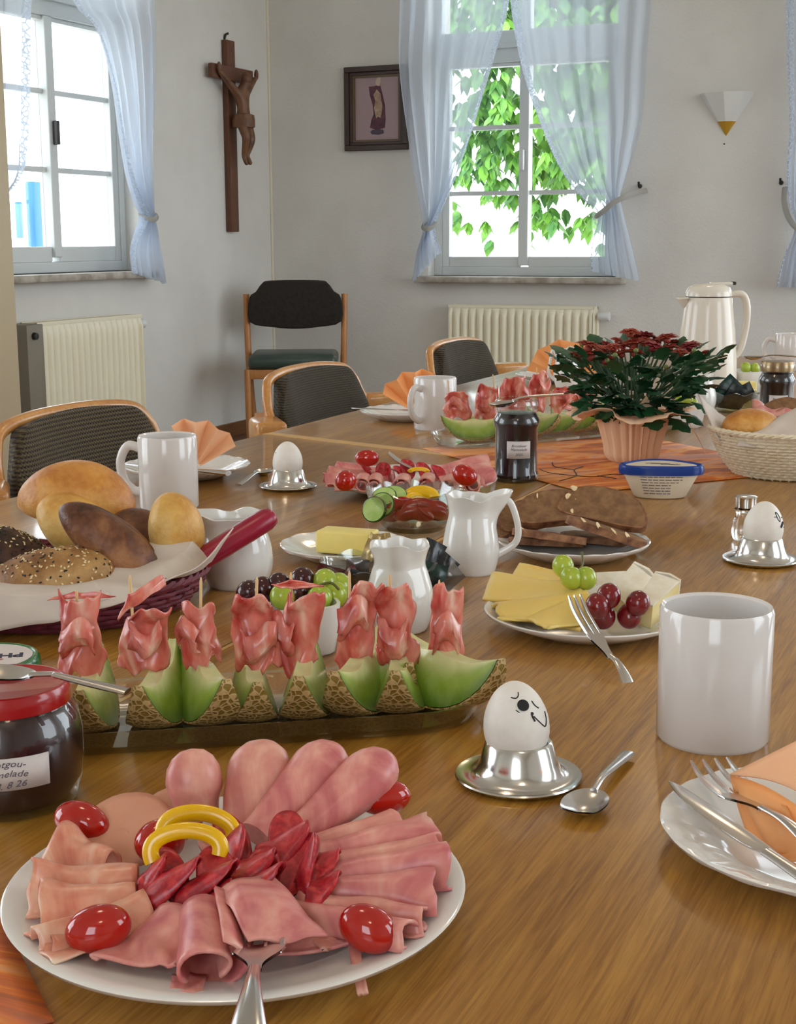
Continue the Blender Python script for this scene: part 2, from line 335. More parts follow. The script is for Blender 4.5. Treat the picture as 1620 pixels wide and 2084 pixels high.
def crust(name, a, b, c, sc=14, rough=.38, bsc=60, spots=None):
    t = NT(name); v = t.co(); n1 = t.noise(v, sc, 5, .55, .3); col = t.ramp(n1, [(.36, a), (.5, b), (.64, c)])
    if spots: n3 = t.noise(v, 190, 1); col = t.mix(t.ramp(n3, [(.62, (0, 0, 0, 1)), (.68, (1, 1, 1, 1))]), col, spots)
    n2 = t.noise(v, bsc, 6, .65); n4 = t.noise(v, bsc*3, 3); col = t.mix(.12, col, t.ramp(n4, [(.4, a), (.6, c)])); t.set(col=col, rough=rough+.08, spec=.4); t.bump(n2, .55, .004); return t.m
M['roll'] = crust('golden_roll_crust', lin(166, 90, 30), lin(206, 140, 62), lin(228, 178, 102), 10, .3)
M['roll_lt'] = crust('pale_roll_crust', lin(184, 120, 46), lin(216, 166, 84), lin(232, 196, 122), 10, .3)
M['roll_dk'] = crust('brown_lye_roll_crust', lin(58, 28, 16), lin(106, 60, 34), lin(170, 118, 78), 14, .3)
M['roll_seed'] = crust('seeded_roll_crust', lin(112, 70, 34), lin(158, 112, 62), lin(192, 152, 96), 20)
M['roll_poppy'] = crust('dark_poppy_roll_crust', lin(34, 20, 14), lin(58, 34, 22), lin(88, 54, 34), 40)
M['seed'] = plain('sesame_seed', lin(228, 206, 158), .5); M['poppy'] = plain('poppy_seed', lin(20, 17, 18), .5)
M['crumb'] = plain('rye_bread_crumb', lin(144, 106, 70), .85, lin(116, 82, 52), 90, .5, 160)
M['crust'] = plain('rye_bread_crust', lin(96, 52, 30), .7, lin(160, 112, 76), 70, .6, 120)
M['almond'] = plain('sliced_almond', lin(224, 196, 150), .6)
M['pumper'] = plain('pumpernickel', lin(42, 26, 18), .85, lin(64, 40, 26), 120, .5, 150)
def paper(name, c, c2=None, rough=.85, tl=.25):
    t = NT(name); v = t.co(); t.set(col=t.ramp(t.noise(v, 30, 3), [(.35, c), (.65, c2 or c)]), rough=rough); t.bump(t.noise(v, 700, 2), .15, .0005); 
    tr = t.n('ShaderNodeBsdfTranslucent'); tr.inputs[0].default_value = c; mx = t.n('ShaderNodeMixShader'); mx.inputs[0].default_value = tl; t.l(t.b.outputs[0], mx.inputs[1]); t.l(tr.outputs[0], mx.inputs[2]); t.l(mx.outputs[0], t.out.inputs[0]); return t.m
M['nap_orange'] = paper('orange_paper_napkin', lin(255, 198, 136), lin(252, 188, 122), tl=.35); M['nap_peach'] = paper('peach_paper_napkin', lin(255, 212, 172), lin(252, 203, 160), tl=.3)
M['nap_white'] = paper('white_paper_napkin', lin(234, 222, 210), lin(226, 212, 200)); M['wrap'] = paper('peach_crepe_paper', lin(255, 224, 190), lin(252, 212, 172), .7, .35)
def sunset():
    t = NT('printed_sunset_paper'); v = t.co(scale=(2.0, 7, 1)); n1 = t.noise(v, 2.2, 5, .6, 1.2); n2 = t.noise(v, 5, 3)
    c = t.ramp(n1, [(.40, lin(150, 82, 48)), (.455, lin(214, 108, 38)), (.5, lin(238, 158, 62)), (.545, lin(238, 178, 124)), (.60, lin(194, 144, 136))]); c = t.mix(.3, c, t.ramp(n2, [(.4, lin(226, 120, 40)), (.6, lin(206, 130, 110))])); t.set(col=c, rough=.6); t.bump(t.noise(t.co(), 600, 2), .15, .0004); return t.m
M['sunset'] = sunset()
def wicker(name, a, b, ku=36, kz=230):
    t = plain(name, a, .6, b, 60, .4, 260); return t
M['wick_red'] = wicker('red_wicker', lin(132, 52, 66), lin(104, 36, 50)); M['wick_white'] = wicker('white_wicker', lin(232, 218, 192), lin(222, 204, 172))
M['red_handle'] = plain('red_plastic_handle', lin(152, 20, 52), .3)
M['jam'] = plain('dark_jam', lin(44, 4, 10), .3, lin(30, 3, 12), 20)
M['jam_dark'] = plain('blackberry_jam', lin(16, 5, 14), .3, lin(24, 6, 16), 20)
M['lid_red'] = plain('red_lacquered_lid', lin(164, 16, 22), .25, coat=.4); M['lid_green'] = plain('green_lacquered_lid', lin(14, 108, 44), .25, coat=.4); M['lid_gold'] = plain('gold_lid', lin(150, 124, 88), .3, metal=.6)
M['label'] = paper('paper_label', lin(216, 206, 202), lin(210, 200, 196), .7, 0); M['ink'] = plain('grey_pen', lin(92, 84, 92), .7)
M['tub_blue'] = plain('blue_plastic_lid', lin(14, 58, 140), .2); M['tub_white'] = plain('tub_plastic', lin(228, 214, 190), .35); M['navy'] = plain('navy_print', lin(24, 22, 60), .5)
M['tea_dk'] = plain('dark_foil_sachet', lin(20, 22, 26), .25, lin(52, 56, 60), 60); M['tea_gr'] = plain('green_foil_sachet', lin(10, 62, 52), .25, lin(24, 24, 28), 20); M['tea_re'] = plain('maroon_foil_sachet', lin(88, 24, 36), .25, lin(150, 110, 100), 50); M['tea_go'] = plain('gold_foil_sachet', lin(150, 120, 66), .3, lin(196, 176, 130), 40, metal=.5); M['tea_si'] = plain('silver_foil_sachet', lin(160, 160, 160), .25, lin(110, 100, 96), 40, metal=.6)
M['leaf'] = plain('chrysanthemum_leaf', lin(22, 62, 36), .45, lin(34, 84, 44), 60); M['leaf_br'] = plain('chrysanthemum_stem', lin(52, 78, 44), .55)
M['petal'] = plain('rust_red_petals', lin(140, 30, 28), .55, lin(178, 78, 44), 130, lo=.4, hi=.62); M['petal2'] = plain('burgundy_petals', lin(124, 22, 36), .55, lin(156, 46, 44), 130); M['bud'] = plain('green_bud', lin(112, 122, 66), .6)
M['mauve'] = plain('print_background', lin(166, 140, 142), .4); M['robe'] = plain('print_robe', lin(98, 44, 62), .5, lin(70, 28, 48), 40); M['gown'] = plain('print_gown', lin(186, 160, 132), .5, lin(150, 116, 98), 60); M['skin_p'] = plain('print_face', lin(196, 174, 156), .5); M['print_base'] = plain('print_plinth', lin(74, 62, 78), .5)
M['gold'] = plain('gold_paint', lin(206, 160, 52), .35, metal=.3); M['lamp_w'] = plain('white_lamp_ceramic', lin(226, 226, 222), .4)
M['tree_leaf'] = plain('tree_leaf', lin(120, 176, 56), .5, lin(62, 120, 44), 5, lo=.4, hi=.6, sss=0); M['bark'] = plain('tree_bark', lin(92, 76, 60), .9); M['ground'] = plain('pale_gravel', lin(214, 210, 200), .95, lin(200, 196, 186), 2); M['blue'] = plain('blue_painted_iron', lin(38, 108, 168), .4)
M['facade'] = plain('white_rendered_facade', lin(240, 240, 238), .9)
M['salt'] = glassm('salt_shaker_glass', (.95, .96, .95, 1), .05)
# ------------------------------------------------------------------ the room
XL, YB, XR, YF, HC, TH = -4.169, 7.574, 2.4, -1.9, 3.0, .32
def wall_boxes(a0, a1, holes, mk):                  # boxes around rectangular openings; mk(a0,a1,z0,z1)
    m = MB(); a = a0
    for (h0, h1, z0, z1) in sorted(holes):
        m.add(mk(a, h0, 0, HC)); m.add(mk(h0, h1, 0, z0)); m.add(mk(h0, h1, z1, HC)); a = h1
    m.add(mk(a, a1, 0, HC)); return m.vf()
WB = [(-3.16, -2.07, .90, 2.75), (-1.05, .04, .90, 2.75), (1.05, 2.14, .90, 2.75)]
WL = [(5.07, 6.20, .955, 2.75), (2.2, 3.7, .955, 2.75), (-1.2, 1.1, .5, 2.75)]  # last two openings are unseen, added to let in daylight from the left
WR = [(1.0, 2.4, .9, 2.75), (3.5, 6.7, .5, 2.75)]  # unseen openings added for daylight; the far one widened to brighten the back
WF = [(-.3, .9, .9, 2.75)]  # unseen opening behind the viewer, added for more daylight
struct('wall_back', wall_boxes(XL, XR, WB, lambda a, b, z0, z1: bxc(a, b, YB, YB+TH, z0, z1)), M['wall'], sm=False)
struct('wall_left', wall_boxes(YF, YB+TH, WL, lambda a, b, z0, z1: bxc(XL-TH, XL, a, b, z0, z1)), M['wall'], sm=False)
struct('wall_right', wall_boxes(YF, YB+TH, WR, lambda a, b, z0, z1: bxc(XR, XR+TH, a, b, z0, z1)), M['wall'], sm=False)
struct('wall_front', wall_boxes(XL-TH, XR+TH, WF, lambda a, b, z0, z1: bxc(a, b, YF-TH, YF, z0, z1)), M['wall'], sm=False)
struct('floor', bxc(XL-TH, XR+TH, YF-TH, YB+TH, -.2, 0), M['floor'], sm=False)
struct('ceiling', bxc(XL-TH, XR+TH, YF-TH, YB+TH, HC, HC+.2), M['ceil'], sm=False)
struct('baseboard_left', bxc(XL, XL+.018, YF, YB, 0, .075), M['base_board'], sm=False)
struct('baseboard_back', bxc(XL+.018, XR, YB-.018, YB, 0, .075), M['base_board'], sm=False)
for (a, b, z0, z1) in WB: portal(((a+b)/2, YB+TH+.01, (z0+z1)/2), (-pi/2, 0, 0), b-a, z1-z0)
for (a, b, z0, z1) in WL: portal((XL-TH-.01, (a+b)/2, (z0+z1)/2), (-pi/2, 0, pi/2), b-a, z1-z0)
for (a, b, z0, z1) in WR: portal((XR+TH+.01, (a+b)/2, (z0+z1)/2), (-pi/2, 0, -pi/2), b-a, z1-z0)
for (a, b, z0, z1) in WF: portal(((a+b)/2, YF-TH-.01, (z0+z1)/2), (pi/2, 0, 0), b-a, z1-z0)

def window(n, org, rz, W, z0, z1, gb, mts, trb, trt, full=True):
    """local x along the wall, y outwards, heights absolute; gb glass bottom, mts muntin heights, transom trb..trt"""
    e = sempty('window_%d' % n, org, rz); y0, y1 = .085, .15; P = M['white_paint']; mid = W/2-.01
    fr = MB()
    for q in (bxc(0, .045, y0, y1, z0, z1), bxc(W-.045, W, y0, y1, z0, z1), bxc(.045, W-.045, y0, y1, z0, z0+.05), bxc(.045, W-.045, y0, y1, z1-.05, z1)): fr.add(q)
    struct('frame', fr.vf(), P, e, sm=False, bev=.004)
    struct('transom', bxc(.045, W-.045, y0-.012, y1, trb, trt), P, e, sm=False, bev=.006)
    struct('transom_moulding', bxc(.045, W-.045, y0-.03, y0-.012, (trb+trt)/2-.012, (trb+trt)/2+.012), P, e, sm=False, bev=.004)
    struct('mullion', bxc(mid-.028, mid+.028, y0-.012, y1-.005, gb-.05, trb), P, e, sm=False, bev=.005)
    struct('mullion', bxc(mid-.028, mid+.028, y0-.005, y1-.005, trt, z1-.05), P, e, sm=False, bev=.005)
    for (a, b) in ((.045, mid-.028), (mid+.028, W-.045)):
        s = MB(); lo, hi = z0+.05, trb; bw = .045
        if b == mid-.028: xa, xb = a+bw, b
        else: xa, xb = a, b-bw
        for q in (bxc(a, a+bw, y0+.005, y1-.01, lo, hi) if a < mid else bxc(b-bw, b, y0+.005, y1-.01, lo, hi), bxc(xa, xb, y0+.005, y1-.01, lo, gb), bxc(xa, xb, y0+.005, y1-.01, hi-.02, hi)): s.add(q)
        sash = struct('sash', s.vf(), P, e, sm=False, bev=.004)
        hs = [gb]+list(mts)+[trb-.02]
        for m in mts: struct('muntin', bxc(xa, xb, y0+.02, y1-.02, m-.012, m+.012), P, sash, sm=False)
        for h0, h1 in zip(hs, hs[1:]): struct('pane', bxc(xa, xb, y0+.038, y0+.042, h0+(.012 if h0 > gb else 0), h1-(.012 if h1 < trb-.02 else 0)), M['pane'], sash, sm=False)
        struct('pane', bxc(a, b, y0+.038, y0+.042, trt, z1-.05), M['pane'], e, sm=False)
    struct('handle', rbox(.018, .03, .11, .005, 2, (mid, y0-.03, (gb+trb)/2)), M['dark'] if n == 1 else M['plast_white'], e)
    struct('sill', rbox(W+.12, .24, .035, .008, 2, (W/2, .075-.06, z0-.0175)), M['sill'], e)
    return e
window(1, (XL, 5.07, 0), pi/2, 1.13, .955, 2.75, 1.077, (1.431, 1.785), 2.12, 2.28)
window(2, (-3.16, YB, 0), 0, 1.09, .90, 2.75, 1.007, (1.356, 1.711), 2.052, 2.22)
window(3, (-1.05, YB, 0), 0, 1.09, .90, 2.75, 1.007, (1.356, 1.711), 2.052, 2.22)
window(4, (XL, 2.2, 0), pi/2, 1.5, .955, 2.75, 1.077, (1.431, 1.785), 2.12, 2.28)  # unseen window in an opening added for daylight

# ------------------------------------------------------------------ curtains
def curtain(name, label, Lp, Rp, at, nf, amp, out, lace=None, group='sheer tied-back curtains'):
    """edges given as room points via at(px,py); folds swing along `out` (into the room)"""
    L = crom([at(*p) for p in Lp], 7); R = crom([at(*p) for p in Rp], 7); n = len(L); nu = nf*8
    def fn(u, v):
        i = min(n-1, int(round(v*(n-1)))); a, b = L[i], R[i]; w = (b-a).length; p = lerp(a, b, u+.012*sin(nf*2*pi*u*.37+i*.1))
        am = amp*min(1.2, .5+.1/max(.05, w))
        return p+out*(am*sin(2*pi*nf*u+.8*sin(i*.09))+.012*sin(2*pi*2.3*u+i*.05)+.02)
    o = thing(name, label, 'curtain', (0, 0, 0), group=group); base = fn(.5, 1); o.location = base
    def shift(vf): return [tuple(Vector(p)-base) for p in vf[0]], vf[1]
    obj('voile', shift(grid(fn, nu, n)), M['sheer'], o)
    if lace is not None:
        s = .06
        obj('lace_border', shift(grid(lambda u, v: fn(lace+(u-.5)*s*(1 if lace > .5 else 1)+(-.03 if lace > .5 else .03), v)+out*.004, 5, n)), M['lace'], o)
    return o
yb = lambda x, y: WY(x, y, YB-.10)
yt = lambda x, y: WX(x, y, XL+.10)
yb2 = lambda x, y: WY(x, y, YB-.16)
OB, OL = V3(0, -1, 0), V3(1, 0, 0)
top = -160
cA = curtain('curtain', 'sheer white curtain tied back beside the framed picture', [(818, top), (817, 0), (816, 140), (838, 300), (856, 400), (868, 462), (852, 520), (843, 575)], [(1046, top), (1044, 0), (1010, 128), (968, 260), (935, 350), (902, 420), (884, 462), (897, 515), (906, 560)], yb, 7, .022, OB, 1.0)
cB = curtain('curtain', 'sheer white curtain tied back to a hook left of the wall lamp', [(1030, top), (1040, 0), (1062, 130), (1098, 240), (1142, 340), (1190, 405), (1222, 436), (1206, 505), (1205, 552)], [(1338, top), (1332, 0), (1322, 130), (1312, 240), (1290, 320), (1270, 375), (1262, 408), (1285, 500), (1302, 572)], yb2, 7, .022, OB, 0.0)
cC = curtain('curtain', 'sheer white curtain tied back at the window left of the crucifix', [(100, top), (135, 0), (180, 60), (214, 170), (232, 270), (250, 350), (272, 410), (286, 443), (262, 500), (264, 556)], [(300, top), (304, 0), (307, 60), (306, 170), (303, 270), (300, 350), (299, 410), (301, 443), (320, 510), (334, 578)], yt, 7, .022, OL, 0.0)
cD = curtain('curtain', 'sheer lace-edged curtain at the left edge of the picture', [(-190, top), (-185, 0), (-180, 100), (-175, 200), (-160, 300), (-130, 380), (-110, 450), (-125, 520), (-130, 590)], [(70, top), (52, 0), (50, 100), (49, 180), (46, 290), (30, 370), (-50, 450), (-60, 520), (-50, 590)], yt, 7, .022, OL, 1.0)
cE = curtain('curtain', 'white curtain gathered at the right edge of the picture', [(1596, top), (1600, 0), (1602, 130), (1608, 250), (1604, 350), (1610, 420), (1622, 458), (1598, 520), (1580, 585)], [(1880, top), (1860, 0), (1830, 130), (1790, 250), (1740, 350), (1680, 420), (1650, 458), (1660, 520), (1665, 585)], yb, 7, .022, OB, 0.0)
def tieback(par, pts, at, out, w=.014):
    o = obj('tieback', tube(crom([at(*p)+out*d-par.location for (p, d) in pts], 6), w, 8, .3, up=tuple(out)), M['tie'], par); return o
tieback(cA, [((866, 452), .0), ((868, 462), .05), ((877, 466), .06), ((886, 462), .05), ((888, 452), .0)], yb, OB)
tieback(cB, [((1303, 386), -.14), ((1285, 394), -.03), ((1258, 412), .07), ((1236, 430), .07), ((1219, 440), .05), ((1216, 436), .0)], yb2, OB)
tieback(cC, [((284, 436), .0), ((284, 444), .05), ((293, 447), .06), ((303, 438), .05), ((304, 430), -.02)], yt, OL)
tieback(cE, [((1592, 380), -.08), ((1596, 410), .0), ((1608, 444), .04), ((1630, 466), .06), ((1655, 455), .04)], yb, OB)
tieback(cD, [((-40, 455), .05), ((-80, 462), .06), ((-115, 450), .03)], yt, OL)
for (x, y, lab) in ((1303, 379, 'small dark curtain hook left of the wall lamp'), (1590, 372, 'small dark curtain hook at the right edge of the picture')):
    p = WY(x, y, YB); m = MB(); m.add(tube([p, p+V3(0, -.03, 0), p+V3(0, -.035, .022)], .006, 8)); m.add(xf(ellip(.012, .012, .012, 8, 6), Matrix.Translation(p+V3(0, -.004, 0))))
    put('curtain_hook', m.vf(), M['dark'], lab, 'hook')

struct('trim_1', tube([(XL+.004, YB-.004, 0), (XL+.004, YB-.004, HC)], .009, 8), plain('corner_bead', lin(226, 216, 194), .6))
# ------------------------------------------------------------------ radiators
def radiator(label, org, rz, W, H, flip=False):
    t = thing('radiator', label, 'radiator', org, rz); nf = int(W/.0445); d = .09
    def fn(u, v):
        x = u*W; ph = (x/W*nf) % 1; edge = min(u, 1-u)*W > .012; g = (.5+.5*cos(2*pi*ph))
        zz = .15+v*(H-.15); ve = smooth(min(v, 1-v)/.07-.35)
        return V3(x, -.03-(.02*(g**.5) if edge else .02)*ve-.006*(1-ve), zz)
    obj('fluted_panel', grid(fn, nf*8+1, 24), M['rad'], t, solid=.003, soff=1)
    obj('back_panel', bxc(0, W, .03, .05, .15, H), M['rad'], t, sm=False)
    s = MB(); s.add(bxc(-.004, .0, -.04, .05, .15, H)); s.add(bxc(W, W+.004, -.04, .05, .15, H)); obj('side_plate', s.vf(), M['rad'], t, sm=False)
    g = MB(); g.add(bxc(-.004, W+.004, -.042, -.032, H-.012, H+.003)); g.add(bxc(-.004, W+.004, .04, .05, H-.012, H+.003))
    for i in range(int(W/.02)): g.add(bxc(.01+i*.02, .018+i*.02, -.032, .04, H-.006, H))
    obj('top_grille', g.vf(), M['rad'], t, sm=False)
    k = obj('thermostat_valve', xf(lathe([(0, 0), (.018, 0), (.02, .006), (.023, .02), (.026, .05), (.024, .062), (0, .064)], 16), MT((W+.02, .005, H-.05), 0, 0, pi/2)), M['plast_white'], t)
    obj('pipe', tube([(W+.012, .02, H-.05), (W+.012, .02, .0)], .009, 8), M['rad'], t)
    return t
radiator('cream fluted radiator below the left window', (XL+.06, 5.21, 0), pi/2, .82, .742)
rb = radiator('cream fluted radiator below the window right of the picture', (-2.995, YB-.06, 0), 0, .83, .742)
t = thing('heating_meter_box', 'grey upright metal cover with dark knob beside the left radiator', 'box', (XL+.09, 5.15, 0), pi/2)
obj('cover', rbox(.115, .13, .64, .004, 2, (0, .02, .42)), M['rad_grey'], t); obj('knob', xf(lathe([(0, 0), (.017, 0), (.015, .016), (0, .018)], 16), MT((-.01, -.045, .69), 0, pi/2)), M['dark'], t)
# tall cupboard on the left edge
t = thing('cupboard', 'tall beige cupboard at the left edge of the picture', 'cupboard', (XL+.27, 4.22, 0), pi/2)
obj('body', rbox(.62, .5, 2.2, .004, 2, (0, 0, 1.1)), M['beige'], t); obj('door', rbox(.60, .02, 2.1, .003, 2, (0, -.262, 1.12)), M['beige'], t); obj('plinth', rbox(.6, .44, .06, .002, 1, (0, .0, -.0+.03)), M['dark'], t); obj('door_knob', xf(lathe([(0, 0), (.008, 0), (.008, .015), (.016, .02), (.012, .03), (0, .032)], 12), MT((-.24, -.272, 1.1), 0, pi/2)), M['chrome'], t)

# ------------------------------------------------------------------ crucifix
CY, CX = 7.09, XL
t = thing('crucifix', 'carved wooden crucifix hanging on the wall beside the corner', 'crucifix', (CX, CY, 1.15))
obj('upright_beam', rbox(.035, .085, 1.03, .004, 2, (.02, 0, .515)), M['dark_wood'], t); obj('crossbar', rbox(.03, .44, .075, .006, 2, (.046, -.02, .85)), M['dark_wood'], t)
obj('hanging_hook', tube([(.0, -.01, 1.03), (.012, -.012, 1.06), (.03, -.014, 1.065)], .007, 8), M['dark'], t)
bm = bmesh.new(); me = bpy.data.meshes.new('carved_figure')
J = {'pel': (.10, .01, .46, .036), 'wai': (.105, .005, .53, .033), 'che': (.10, .0, .62, .046), 'nek': (.10, .0, .685, .022), 'he1': (.118, .012, .725, .03), 'he2': (.125, .018, .765, .026),
     'sl': (.092, -.062, .665, .024), 'el': (.085, -.135, .735, .016), 'hl': (.075, -.20, .80, .014), 'sr': (.092, .062, .665, .024), 'er': (.085, .135, .735, .016), 'hr': (.075, .20, .80, .014),
     'pl': (.105, -.028, .43, .034), 'kl': (.135, -.02, .31, .026), 'al': (.105, -.006, .17, .015), 'fl': (.125, -.004, .10, .012), 'pr': (.105, .03, .43, .034), 'kr': (.140, .026, .30, .026), 'ar': (.112, .014, .175, .015), 'fr': (.14, .012, .105, .012)}
J = {k: (x, y, .85-(.80-z)*.70, r) for k, (x, y, z, r) in J.items()}; ks = list(J); vs = {k: bm.verts.new(J[k][:3]) for k in ks}
for a, b in (('pel', 'wai'), ('wai', 'che'), ('che', 'nek'), ('nek', 'he1'), ('he1', 'he2'), ('che', 'sl'), ('sl', 'el'), ('el', 'hl'), ('che', 'sr'), ('sr', 'er'), ('er', 'hr'), ('pel', 'pl'), ('pl', 'kl'), ('kl', 'al'), ('al', 'fl'), ('pel', 'pr'), ('pr', 'kr'), ('kr', 'ar'), ('ar', 'fr')): bm.edges.new((vs[a], vs[b]))
bm.to_mesh(me); bm.free(); me.materials.append(M['carved'])
fg = bpy.data.objects.new('carved_figure', me); C.objects.link(fg); fg.parent = t; sk = fg.modifiers.new('skin', 'SKIN'); sk.use_smooth_shade = True
for i, k in enumerate(ks): me.skin_vertices[0].data[i].radius = (J[k][3], J[k][3]); me.skin_vertices[0].data[i].use_root = (k == 'pel')
sb = fg.modifiers.new('sub', 'SUBSURF'); sb.levels = 2; sb.render_levels = 2
obj('loincloth', lathe([(.036, .0), (.06, .0), (.064, .05), (.056, .09), (.04, .095)], 20, fr=lambda a, r, z, i: 1+.06*sin(7*a+z*30)), M['carved'], t, (.104, .005, .565)).scale = (1, 1, .75)
obj('crown_and_hair', ellip(.03, .034, .034, 14, 10), M['dark_wood'], t, (.122, .016, .822))
obj('hand', ellip(.012, .014, .03, 10, 8), M['carved'], t, (.08, -.205, .865)); obj('hand', ellip(.012, .014, .03, 10, 8), M['carved'], t, (.08, .200, .865))
# ------------------------------------------------------------------ framed print
t = thing('framed_picture', 'dark framed print of a robed statue on the wall', 'picture', (-3.472, YB, 1.6), 0)
W2, H2 = .39/2, .46
def ring(w, h, b, y0, y1, z0=0):
    m = MB()
    for q in (bxc(-w, w, y0, y1, z0, z0+b), bxc(-w, w, y0, y1, z0+h-b, z0+h), bxc(-w, -w+b, y0, y1, z0+b, z0+h-b), bxc(w-b, w, y0, y1, z0+b, z0+h-b)): m.add(q)
    return m.vf()
obj('outer_moulding', ring(W2, H2, .03, -.035, 0), M['frame_dark'], t, sm=False, bev=.004); obj('inner_moulding', ring(W2-.03, H2-.06, .018, -.024, 0, .03), M['frame_dark'], t, sm=False, bev=.003); obj('gilt_slip', ring(W2-.048, H2-.096, .012, -.018, 0, .048), M['frame_gold'], t, sm=False)
pr = obj('print', bxc(-W2+.06, W2-.06, -.008, -.004, .06, H2-.06), M['mauve'], t, sm=False)
def flatpoly(pts, y, m, nm):                        # printed shape on the picture sheet
    return obj(nm, ([(x, y, z) for x, z in pts]+[(x, y+.0008, z) for x, z in pts], [tuple(range(len(pts))), tuple(range(2*len(pts)-1, len(pts)-1, -1))]), m, pr, sm=False)
S = lambda L: [((x-800)/9*.0028*.94, .405-(y-365)/9*.00271) for x, y in L]
flatpoly(S([(630, 545), (760, 540), (800, 520), (880, 545), (930, 720), (975, 900), (985, 1160), (970, 1300), (800, 1340), (650, 1290), (680, 1150), (730, 1050), (710, 880), (650, 690)]), -.0088, M['robe'], 'printed_robe')
flatpoly(S([(800, 600), (880, 680), (890, 780), (920, 900), (900, 1020), (880, 1120), (820, 1090), (790, 1130), (760, 1030), (740, 940), (770, 800), (730, 700)]), -.0095, M['gown'], 'printed_gown')
flatpoly(S([(800, 420), (840, 368), (885, 390), (880, 470), (850, 545), (790, 530), (775, 470)]), -.0102, M['skin_p'], 'printed_head')
flatpoly(S([(655, 1370), (700, 1330), (840, 1320), (940, 1340), (945, 1400), (830, 1425), (690, 1410)]), -.0095, M['print_base'], 'printed_plinth')
# ------------------------------------------------------------------ wall lamp
t = thing('wall_lamp', 'white fan-shaped wall lamp with a gold tip', 'lamp', (-1.508, YB, 1.617), 0)
def cone(z0, z1, tot, R, ang):
    v = []; f = []; n = len(ang)
    for z in (z0, z1): v += [(R*z/tot*cos(a), -R*.72*z/tot*sin(a), z) for a in ang]
    f = [(i, i+1, n+i+1, n+i) for i in range(n-1)]; return v, f
AN = [0, pi*.24, pi*.5, pi*.77, pi]
obj('shade', cone(.072, .212, .212, .142, AN), M['lamp_w'], t, sm=False, solid=.004, soff=-1); obj('gold_tip', cone(.0, .072, .212, .142, AN), M['gold'], t, sm=False, solid=.004, soff=-1); obj('back_plate', prism([(-.05, -.004), (.05, -.004), (.05, 0), (-.05, 0)], .1, .19), M['lamp_w'], t, sm=False)
put('wall_nail', xf(ellip(.004, .004, .004, 8, 6), Matrix.Translation(WY(1474, 293, YB-.002))), M['dark'], 'tiny dark nail head in the wall under the lamp', 'nail')
# ------------------------------------------------------------------ outside
o = obj('ground', bxc(-60, 40, -30, 60, -.9, -.7), M['ground'], sm=False); o['kind'] = 'structure'
def tree(label, base, crown, n, R, seed):
    rnd = random.Random(seed); t = thing('tree', label, 'tree', base); b = Vector(base); c = Vector(crown)-b
    tr = MB(); tr.add(tube(crom([(0, 0, 0), (.1, .05, 1.4), c*.6, c], 6), lambda q: .16*(1-q)+.03, 10))
    for i in range(9): e = c+V3(rnd.uniform(-R, R), rnd.uniform(-R, R), rnd.uniform(-R*.9, R*.5)); tr.add(tube(crom([c*.65, lerp(c*.7, e, .5)+V3(0, 0, .2), e], 5), lambda q: .04*(1-q)+.008, 6))
    obj('trunk', tr.vf(), M['bark'], t); m = MB(); leaf = [(0, 0, 0), (.028, .02, -.01), (.036, .06, -.03), (0, .13, -.06), (-.036, .06, -.03), (-.028, .02, -.01)]
    k = 0
    while k < n:
        p = V3(rnd.gauss(0, .5), rnd.gauss(0, .5), rnd.gauss(0, .5))*R; 
        if mnoise.noise(p*1.1) < -.12: continue
        k += 1; cl = rnd.randint(3, 6); a0 = rnd.uniform(0, 6.28)
        for j in range(cl): m.add((leaf, [(0, 1, 2, 3, 4, 5)]), Matrix.Translation(c+p) @ Matrix.Rotation(a0+j*1.1, 4, 'Z') @ Matrix.Rotation(-.5+rnd.uniform(-.5, .3), 4, 'X') @ Matrix.Scale(rnd.uniform(.8, 1.4), 4))
    f = obj('foliage', m.vf(), M['tree_leaf'], t, sm=False); f['kind'] = 'stuff'; return t
tree('leafy green tree outside the window right of the picture', (-2.9, 12.6, -.7), (-3.25, 12.0, 2.8), 3000, 1.45, 3)
t = thing('garden_post', 'blue iron post with a crossbar outside the left window', 'post', (-9.4, 12.0, -.7))
P0 = WX(75, 500, -9.4); P1 = WX(68, 370, -9.4); t.location = (P0.x, P0.y, -.7)
h1 = P1.z+.7; obj('post', rbox(.10, .16, h1, .01, 2, (0, 0, h1/2)), M['blue'], t); obj('crossbar', rbox(.08, 1.0, .06, .01, 2, (0, .1, h1*.70)), M['blue'], t); obj('prong', rbox(.06, .05, .42, .01, 2, (0, .22, h1*.86)), M['blue'], t); obj('prong', rbox(.06, .05, .36, .01, 2, (0, -.26, h1*.84)), M['blue'], t)

# ------------------------------------------------------------------ unseen warm ceiling lamps, added to brighten the interior (above and behind the view)
def fill_lamp(label, x, y, w):
    t = thing('fill_lamp', label, 'lamp', (x, y, HC), 0, 'unseen added fill lamps'); obj('mount', lathe([(0, 0), (.06, 0), (.06, -.03), (0, -.03)], 24), M['lamp_w'], t)
    m = NT('lit_opal_glass'); m.set(col=(.9, .88, .82, 1), ecol=(1.0, .80, .58, 1), emit=w); obj('opal_globe', ellip(.16, .16, .10, 28, 16), m.m, t, (0, 0, -.12))
fill_lamp('added unseen fill lamp above the near end of the tables', -.9, 1.2, 8); fill_lamp('added unseen fill lamp above the far end of the tables', -.9, 4.2, 9); fill_lamp('added unseen fill lamp behind the viewer', .6, -.6, 8)
